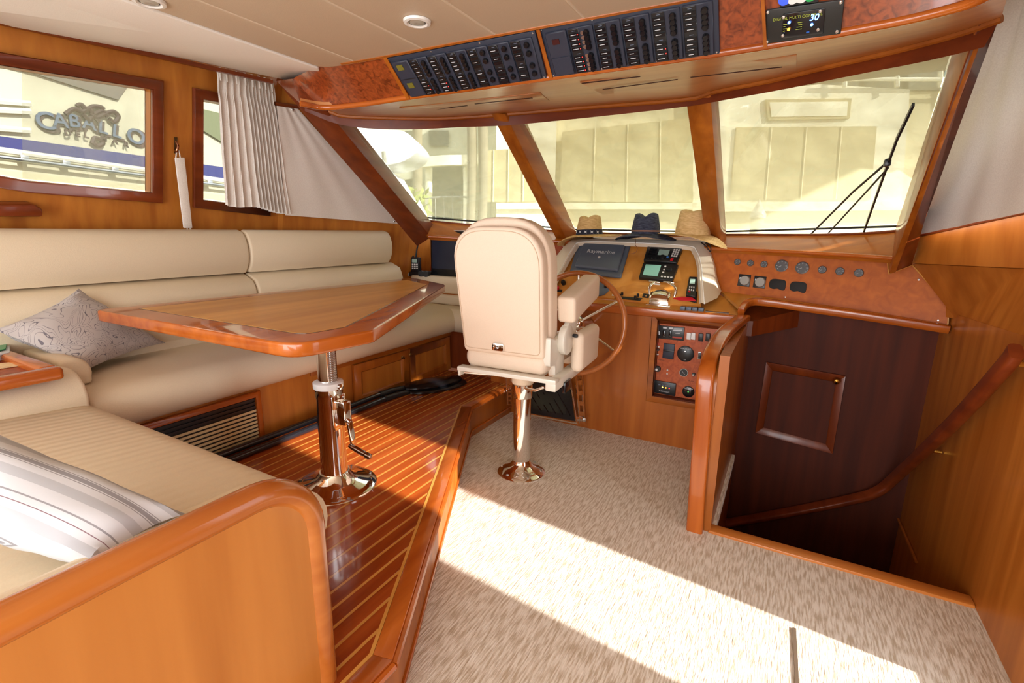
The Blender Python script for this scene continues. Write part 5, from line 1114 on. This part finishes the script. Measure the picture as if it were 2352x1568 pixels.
MB().hexa([V((Y(924, 622, hy).x, hy-.01, 1.045)), V((Y(968, 622, hy).x, hy-.01, 1.045)), V((Y(968, 622, hy).x, hy-.01, 1.085)), V((Y(924, 622, hy).x, hy-.01, 1.085))], [V((Y(924, 622, hy).x, hy+.05, 1.045)), V((Y(968, 622, hy).x, hy+.05, 1.045)), V((Y(968, 622, hy).x, hy+.05, 1.085)), V((Y(924, 622, hy).x, hy+.05, 1.085))]).build('charger', BLK, hr_, bevel=.006)
k = [Y(929, 627, hy-.012), Y(939, 627, hy-.012), Y(939, 633, hy-.012), Y(929, 633, hy-.012)]; MB().hexa(k, [p+V((0, -.002, 0)) for p in k]).build('sticker', WTXT, hr_)
bn = thing('binoculars', Y(975, 628, hy), 'black binoculars lying between the handheld radio and the television', 'binoculars')
for dx in (0, .06): MB().lathe([(.0001, 0), (.028, 0), (.030, .03), (.020, .07), (.018, .11), (.0001, .11)], V((Y(972, 622, hy).x+dx, hy-.04, 1.078)), (-.2, 1, .05), 18).build('barrel', RUB, bn)
MB().box(V((Y(972, 622, hy).x+.03, hy+.01, 1.078)), (.05, .03, .03)).build('bridge', RUB, bn, bevel=.006)
# ================================================================ hats on the pod
def hat(base, rx, ry, cr, ch, straw, label, band=None, droop=(0, 0), tilt=0, dent=.25, rotz=0, cord=None, dz=0):
    t = thing('straw_hat', base, label, 'hat'); rows = []; n = 40
    for j in range(7):
        f = j/6; row = []
        for i in range(n):
            a = 2*math.pi*i/n; c, s = math.cos(a), math.sin(a); rr = (lerp(cr, rx, f), lerp(cr*1.12, ry, f))
            z = .010+.012*(1-f)-(droop[0] if c < 0 else droop[1])*abs(c)**1.6*f*f+.006*math.sin(2*a)*f
            row.append(base+V((c*rr[0], s*rr[1], z+tilt*c*rr[0])))
        rows.append(row)
    mb = MB().grid(rows, closed=True); mb.grid([[p+V((0, 0, .004)) for p in r] for r in rows], closed=True); mb.grid([rows[-1], [p+V((0, 0, .004)) for p in rows[-1]]], closed=True)
    mb.build('brim', straw, t)
    rows = []
    for j in range(12):
        f = j/11; row = []
        for i in range(n):
            a = 2*math.pi*i/n; c, s = math.cos(a), math.sin(a)
            if f < .6: g = f/.6; k = 1-.20*g**1.5; z = .88*ch*g
            else: g = (f-.6)/.4; k = .80*math.cos(g*math.pi/2); z = ch*(.88+.14*math.sin(g*math.pi/2))
            z -= dent*ch*max(0, f-.35)*1.6*math.exp(-((c*k+.05)/.30)**2)
            pinch = 1-.10*max(0, f-.4)*abs(math.cos(a-1.2))**2
            row.append(base+V((c*cr*k*pinch, s*cr*1.12*k, .016+z+tilt*c*cr*k)))
        rows.append(row)
    MB().grid(rows, closed=True).build('crown', straw, t)
    if band:
        h0, h1 = band[1]; rb = []
        for h in (h0, h1):
            g = h; k = (1-.22*g**1.5)*1.012+.01; rb.append([base+V((math.cos(2*math.pi*i/n)*cr*k, math.sin(2*math.pi*i/n)*cr*1.12*k, .016+ch*h+tilt*math.cos(2*math.pi*i/n)*cr*k)) for i in range(n)])
        MB().grid(rb, closed=True).build('hat_band', band[0], t)
    return t
def straw(nm, c1, c2): return noisemat(nm, c1, c2, (1, 1, 9), 34, 4, .8, bump=.6, lo=.4, hi=.6)
ST1 = straw('straw_tan', srgb(196, 156, 98), srgb(222, 188, 132)); ST2 = straw('straw_navy', srgb(30, 36, 58), srgb(72, 78, 100)); ST3 = straw('straw_gold', srgb(206, 166, 108), srgb(230, 196, 142))
HB = V((0, 3.93, 0))
def hp(px, py, y): return Y(px, py, y)
h1 = hp(1353, 546, 3.90); h2 = hp(1482, 545, 3.93); h3 = hp(1590, 546, 3.90)
sc_ = (Y(1400, 540, 3.9)-Y(1300, 540, 3.9)).length/100
BND = mat('band_navy', srgb(24, 30, 52), .8)
t1 = hat(h1, 70*sc_, 60*sc_, 28*sc_, 44*sc_, ST1, 'tan straw hat with navy turtle print band, left of the three hats', (BND, (.02, .30)), droop=(.07, .0), tilt=.05)
for k in range(5):
    a = math.radians(-135+26*k); r = 28*sc_*1.03; c = h1+V((r*math.cos(a), r*1.12*math.sin(a), .024+44*sc_*.14)); o = V((math.cos(a), math.sin(a), 0)); s_ = V((-o.y, o.x, 0))
    mb = MB(); mb.prism([c+s_*(.009*math.cos(b_))+V((0, 0, .007*math.sin(b_))) for b_ in [2*math.pi*i/8 for i in range(8)]], o*.002)
    for b_ in (.7, 2.4, 3.9, 5.5): mb.prism([c+s_*(.008*math.cos(b_))+V((0, 0, .007*math.sin(b_))), c+s_*(.018*math.cos(b_-.2))+V((0, 0, .015*math.sin(b_-.2))), c+s_*(.013*math.cos(b_+.3))+V((0, 0, .011*math.sin(b_+.3)))], o*.002)
    mb.build('turtle_print', WTXT, t1)
t2 = hat(h2, 62*sc_, 50*sc_, 29*sc_, 46*sc_, ST2, 'dark navy woven hat with thin brown cord, middle of the three hats', (mat('cord_brown', srgb(150, 110, 90), .8), (.16, .22)), droop=(.035, .03), dent=.35)
t3 = hat(h3, 66*sc_, 56*sc_, 33*sc_, 50*sc_, ST3, 'golden straw hat with plain crown, right of the three hats', (BLK, (.0, .04)), droop=(-.0, .07), tilt=-.05, dent=.1)
cd = MB().tube(curve([Y(1459, 545, 3.85), Y(1460, 556, 3.80), Y(1459, 562, 3.76), Y(1464, 570, 3.72), Y(1460, 579, 3.70), Y(1448, 583, 3.70)], 5), .0022, 6).build('hat_cord', mat('cord', srgb(140, 90, 60), .8)); tag(cd, 'thin brown hat cord dangling over the front of the pod', 'cord')
cd = MB().tube(curve([Y(1610, 556, 3.82), Y(1622, 566, 3.80), Y(1632, 578, 3.79), Y(1631, 564, 3.79), Y(1620, 556, 3.80)], 5), .004, 6).build('chin_strap', BLK); tag(cd, 'black chin strap of the golden hat hanging over the pod corner', 'strap')
# ================================================================ outside: wiper, boats, building
wpn = V((0, .55, .83))
def WG(px, py, o=0): p = YS(px, py, lambda x: fs(x)+.12); pt = YS(px, 160, lambda x: fw(x)+.12) ; 
def wsp(px, py):                          # a point just outside the glass
    y = 4.0
    for _ in range(25):
        p = Y(px, py, y); t = (p.z-1.48)/(2.16-1.48); y = .5*y+.5*(lerp(fs(p.x), fw(p.x), t)+.13)
    return Y(px, py, y)
wi = thing('windscreen_wiper', wsp(1980, 530), 'black windscreen wiper parked outside the right hand pane', 'wiper')
MB().sweep([wsp(2098, 240), wsp(2060, 320), wsp(2020, 430), wsp(1984, 532)], [(-.005, -.009), (.005, -.009), (.005, .009), (-.005, .009)]).build('blade', BLK, wi)
MB().tube([wsp(2035, 375), wsp(1960, 440), wsp(1862, 538)], .006, 8).build('arm', BLK, wi); MB().tube([wsp(2040, 385), wsp(1990, 440), wsp(1900, 538)], .005, 8).build('arm', BLK, wi)  # second tube stands in for the shadow doubling the wiper arm
MB().box(wsp(2038, 374), (.03, .04, .04)).build('pivot', BLK, wi, bevel=.01)
FH = V((-math.sin(yaw), math.cos(yaw), 0)); RH = V((math.cos(yaw), math.sin(yaw), 0))
def F(px, py, d): return PL(px, py, FH*d, FH)
STU = lambda nm, c: noisemat(nm, c, tuple(min(1, k*1.06) for k in c), (1, 1, 1), 3, 4, .9, bump=.3)
S1 = STU('stucco_cream', srgb(232, 220, 180)); S2 = STU('stucco_light', srgb(246, 240, 214)); S3 = STU('stucco_panel', srgb(190, 176, 134)); DKG = mat('dark_glass', srgb(110, 112, 96), .3); GR = mat('balustrade', srgb(150, 150, 140), .6)  # even dark grey-green glass for the windows and balcony wall
D = 15.; bd = thing('building', F(1500, 560, D), 'cream stucco waterfront building with recessed panels beyond the windscreen', 'building')
def fs_(px4, d, th, nm, m, lab=None): q = [F(*p, d) for p in px4]; return MB().hexa(q, [p+FH*th for p in q]).build(nm, m, bd, label=lab)
fs_([(1140, 150), (2500, 60), (2500, 775), (1140, 775)], D, .5, 'facade', S1)
fs_([(1640, 180), (2090, 205), (2070, 470), (1640, 470)], D-.25, .2, 'wall_panel', S2)
fs_([(1140, 240), (1280, 230), (1270, 600), (1140, 600)], D-.25, .2, 'pilaster', S2)
fs_([(1590, 200), (1670, 200), (1665, 600), (1590, 600)], D-.28, .2, 'pilaster', S2)
for q in ([(1692, 292), (2014, 290), (2000, 458), (1678, 458)], [(1292, 302), (1592, 270), (1592, 465), (1286, 462)], [(1100, 347), (1236, 338), (1236, 462), (1098, 464)]):
    fs_(q, D-.32, .05, 'recess_panel', S3); a, b_, c, d2 = q
    for u in (.25, .5, .75): x = lerp(V((*a, 0)), V((*b_, 0)), u); y = lerp(V((*d2, 0)), V((*c, 0)), u); MB().tube([F(x.x, x.y, D-.34), F(y.x, y.y, D-.34)], .02, 4).build('panel_joint', S1, bd)
fs_([(1760, 228), (1956, 226), (1952, 272), (1764, 276)], D-.34, .08, 'sign_board', S3); fs_([(1768, 235), (1948, 233), (1945, 266), (1772, 268)], D-.36, .02, 'sign_face', S2)
fs_([(1590, 465), (2400, 460), (2400, 480), (1590, 486)], D-.4, .3, 'ledge', S2); fs_([(1140, 466), (1600, 466), (1600, 480), (1140, 480)], D-.4, .3, 'ledge', S2)
fs_([(1640, 190), (2300, 120), (2300, 205), (1640, 212)], D-.1, .1, 'balcony_wall', DKG)
for x in (1940, 2060, 2160, 2250): MB().tube([F(x, 120, D-.5), F(x, 200, D-.5)], .06, 6).build('balcony_post', S2, bd)
MB().tube([F(1900, 182, D-.5), F(2300, 182, D-.5)], .05, 6).build('balcony_rail', S2, bd)
# left wing with deep windows and balconies
wg = thing('building', F(1020, 560, 17), 'grey wing of the building with balconies behind the palm trunks', 'building'); bd2 = bd; bd = wg
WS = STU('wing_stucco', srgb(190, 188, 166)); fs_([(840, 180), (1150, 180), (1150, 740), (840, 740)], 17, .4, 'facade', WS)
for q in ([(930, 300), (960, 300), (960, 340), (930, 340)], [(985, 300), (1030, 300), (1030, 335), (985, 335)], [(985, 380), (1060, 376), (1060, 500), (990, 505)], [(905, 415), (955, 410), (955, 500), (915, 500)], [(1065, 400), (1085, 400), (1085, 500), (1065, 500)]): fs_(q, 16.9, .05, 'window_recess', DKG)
bd = bd
cv = [F(900, 372, 16.2), F(960, 362, 15.6), F(1020, 356, 15.4), F(1080, 355, 15.6), F(1150, 350, 16.3)]
MB().shell([curve(cv, 4), [p+V((0, 0, -.28)) for p in curve(cv, 4)]], FH*.3).build('balcony', S2, wg)
for x in (985, 1072, 1085): MB().tube([F(x, 385, 16), F(x, 520, 16)], .11, 10).build('column', S2, wg)
cv = curve([F(900, 470, 16), F(980, 455, 15.6), F(1060, 452, 15.6), F(1150, 456, 16)], 4); MB().tube(cv, .03, 6).build('hand_rail', GR, wg)
for i in range(0, len(cv)): MB().tube([cv[i], cv[i]-V((0, 0, .8))], .015, 4).build('baluster', GR, wg)
bd = bd2
for i, (x, lb) in enumerate(((957, 'leftmost'), (1082, 'middle'), (1108, 'rightmost'))):
    t = thing('palm_trunk', F(x, 560, 12), 'tall bare grey palm trunk, the %s of three seen through the port pane' % lb, 'tree')
    b0 = F(x-6, 640, 12); pts = [V((b0.x, b0.y, -1.55)), b0, F(x, 500, 12), F(x+2, 350, 12), F(x-2, 150, 12)]; MB().tube(curve(pts, 6), .11, 10).build('trunk', STU('palm_bark_%d' % i, srgb(150, 140, 116)), t)
# bush
bm_ = MB(); rr = random.Random(4)
for k in range(220):
    c = F(948+rr.gauss(0, 16), 470+rr.gauss(0, 16), 11+rr.uniform(-.4, .4)); a = V((rr.uniform(-1, 1), rr.uniform(-1, 1), rr.uniform(-1, 1))).normalized()*.12; b_ = a.orthogonal().normalized()*.04; bm_.add([c-a, c+b_, c+a, c-b_], [(0, 1, 2, 3)])
bu = thing('bush', F(948, 560, 11), 'pale green leafy bush below the palm trunks outside', 'bush'); bm_.build('foliage', STU('leaf_green', srgb(150, 160, 90)), bu, merge=False, kind='stuff')
b0 = F(948, 480, 11); MB().tube([V((b0.x, b0.y, -1.55)), b0, b0+V((.1, 0, .2))], [.06, .04, .02], 8).build('stem', STU('bush_stem', srgb(110, 96, 70)), bu)
for px, lb, d in ((964, 'white pointed piling cap outside the port pane', 8.5), (1741, 'white pointed piling cap outside the right hand pane', 8.5)):
    t = thing('dock_piling', F(px, 560, d), lb, 'piling'); c = F(px, 492, d)
    MB().lathe([(.10, -2.2), (.10, -.02), (.0001, -.02)], c, n=16).build('post', STU('piling_%d' % px, srgb(190, 180, 150)), t); MB().lathe([(.125, -.06), (.125, 0), (.10, .05), (.0001, .24)], c, n=14).build('cap', GEL, t)
# white boat ahead to port: rounded flybridge brow above a curved bow
bt = thing('motor_yacht', F(850, 560, 9), 'white motor yacht with rounded flybridge seen through the port windscreen pane', 'boat')
WB = mat('boat_white', (.88, .9, .92), .3)
out = curve([F(700, 300, 9), F(770, 284, 9), F(860, 296, 9), F(925, 300, 9), F(958, 330, 9), F(955, 352, 9), F(920, 374, 9), F(860, 381, 9), F(740, 370, 9)], 4)
MB().prism(out, FH*1.2).build('flybridge', WB, bt, bevel=.04)
MB().prism([F(700, 350, 9.6), F(860, 375, 9.6), F(905, 400, 9.6), F(938, 458, 9.6), F(700, 470, 9.6)], FH*.8).build('superstructure', WB, bt)
MB().tube([F(881, 348, 8.9), F(884, 388, 8.9)], .035, 8).build('antenna_post', GR, bt)
# yacht alongside to port with its name on the transom side
XN = -7.; ny = thing('motor_yacht', (XN, 2, 0), 'cream hulled yacht moored alongside with its name lettered in metallic script', 'boat')
def N_(px, py, o=0): return X(px, py, XN+o)
HUL = mat('hull_cream', srgb(204, 196, 168), .35, coat=.4)
def np__(pts, th, nm, m, bev=0): return MB().prism([N_(*p) for p in pts], (th, 0, 0)).build(nm, m, ny, bevel=bev)
MB().mm((XN-1.5, -6, -2.3), (XN, 5.3, 4.6)).build('hull', HUL, ny)
np__([(-60, 305), (590, 395), (590, 420), (-60, 336)], .03, 'blue_stripe', mat('stripe_navy', srgb(60, 62, 116), .3), 0)
rail = [N_(-60, 336, .12), N_(590, 425, .12)]; MB().tube(rail, .03, 8).build('rub_rail', GEL, ny); MB().tube([rail[0]+V((.02, 0, -.07)), rail[1]+V((.02, 0, -.07))], .02, 8).build('rub_rail', STL, ny)
for px, py in ((54, 362), (262, 388), (150, 374), (480, 420)): MB().box(N_(px, py, .1), (.08, .07, .07)).build('rail_bracket', STL, ny, bevel=.01)
np__([(-60, 385), (590, 458), (590, 485), (-60, 415)], .10, 'lower_moulding', mat('moulding_tan', srgb(206, 196, 158), .4))
np__([(-60, 135), (76, 170), (268, 230), (292, 196), (200, 120)], .04, 'side_window', mat('yacht_window', srgb(120, 112, 100), .2), .0)
for a, b_ in (((-60, 228), (70, 238)), ((-60, 250), (70, 256)), ((-60, 290), (70, 300))): MB().tube([N_(*a, .05), N_(*b_, .05)], .03, 6).build('hull_step', GEL, ny)
np__([(458, 250), (560, 275), (560, 330), (515, 332), (462, 300)], .04, 'side_window', mat('yacht_window2', srgb(120, 122, 90), .2))
MET = mat('letter_steel', srgb(92, 106, 126), .4, .1); MET2 = mat('letter_dark_and_shadow', srgb(78, 58, 52), .6)  # dark tone of crest and small letters, also painted as letter shadows
L8 = [('C', 104, 284, 52), ('A', 138, 283, 42), ('B', 170, 284, 40), ('A', 204, 289, 40), ('L', 236, 299, 40), ('L', 268, 308, 42), ('O', 312, 320, 52)]
ks_ = (N_(200, 250)-N_(200, 260)).length/10
for i_, (ch_, px, py, h) in enumerate(L8):
    tl_ = .06-.055*i_; xa_ = V((0, 1, tl_)); ya_ = V((0, -tl_, 1))
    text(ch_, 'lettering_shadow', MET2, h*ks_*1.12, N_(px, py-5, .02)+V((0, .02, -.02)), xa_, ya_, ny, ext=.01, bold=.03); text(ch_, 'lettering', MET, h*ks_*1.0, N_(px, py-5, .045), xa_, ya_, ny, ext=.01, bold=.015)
for i_, (ch_, px, py) in enumerate((('D', 156, 306), ('E', 178, 308), ('L', 198, 311), ('M', 238, 319), ('A', 264, 325), ('R', 290, 332))):
    tl_ = .0-.05*i_; text(ch_, 'lettering', MET2, 17*ks_, N_(px, py, .06), (0, 1, tl_), (0, -tl_, 1), ny, ext=.01, bold=.04)
sw_ = MB()
for c in ([(150, 262), (170, 250), (190, 256), (205, 248), (215, 262), (235, 255), (248, 268)], [(176, 244), (186, 240), (200, 252), (214, 244), (232, 246), (238, 252)], [(205, 262), (222, 270), (240, 262), (260, 256), (272, 268), (262, 280), (250, 272)], [(212, 330), (218, 316), (232, 322), (236, 330), (224, 335), (214, 326)], [(190, 262), (206, 276), (214, 264), (228, 280)]):
    sw_.tube(curve([N_(*p, .05) for p in c], 4), .024, 6)
sw_.build('crest', MET2, ny)
# quay, water
struct(MB().mm((-30, 7, -2.2), (30, 30, -1.5)).build('trim_12', STU('quay', srgb(170, 164, 148))))
wt = MB().mm((-30, -20, -2.3), (30, 7, -2.2)).build('water', mat('harbour_water', (.08, .14, .15), .1)); wt['kind'] = 'structure'
# ================================================================ working units to metres
for o in list(COL.objects):
    if o.parent is None and o.type in ('MESH', 'EMPTY'):
        o.location = V(o.location)*S; o.scale = V(o.scale)*S
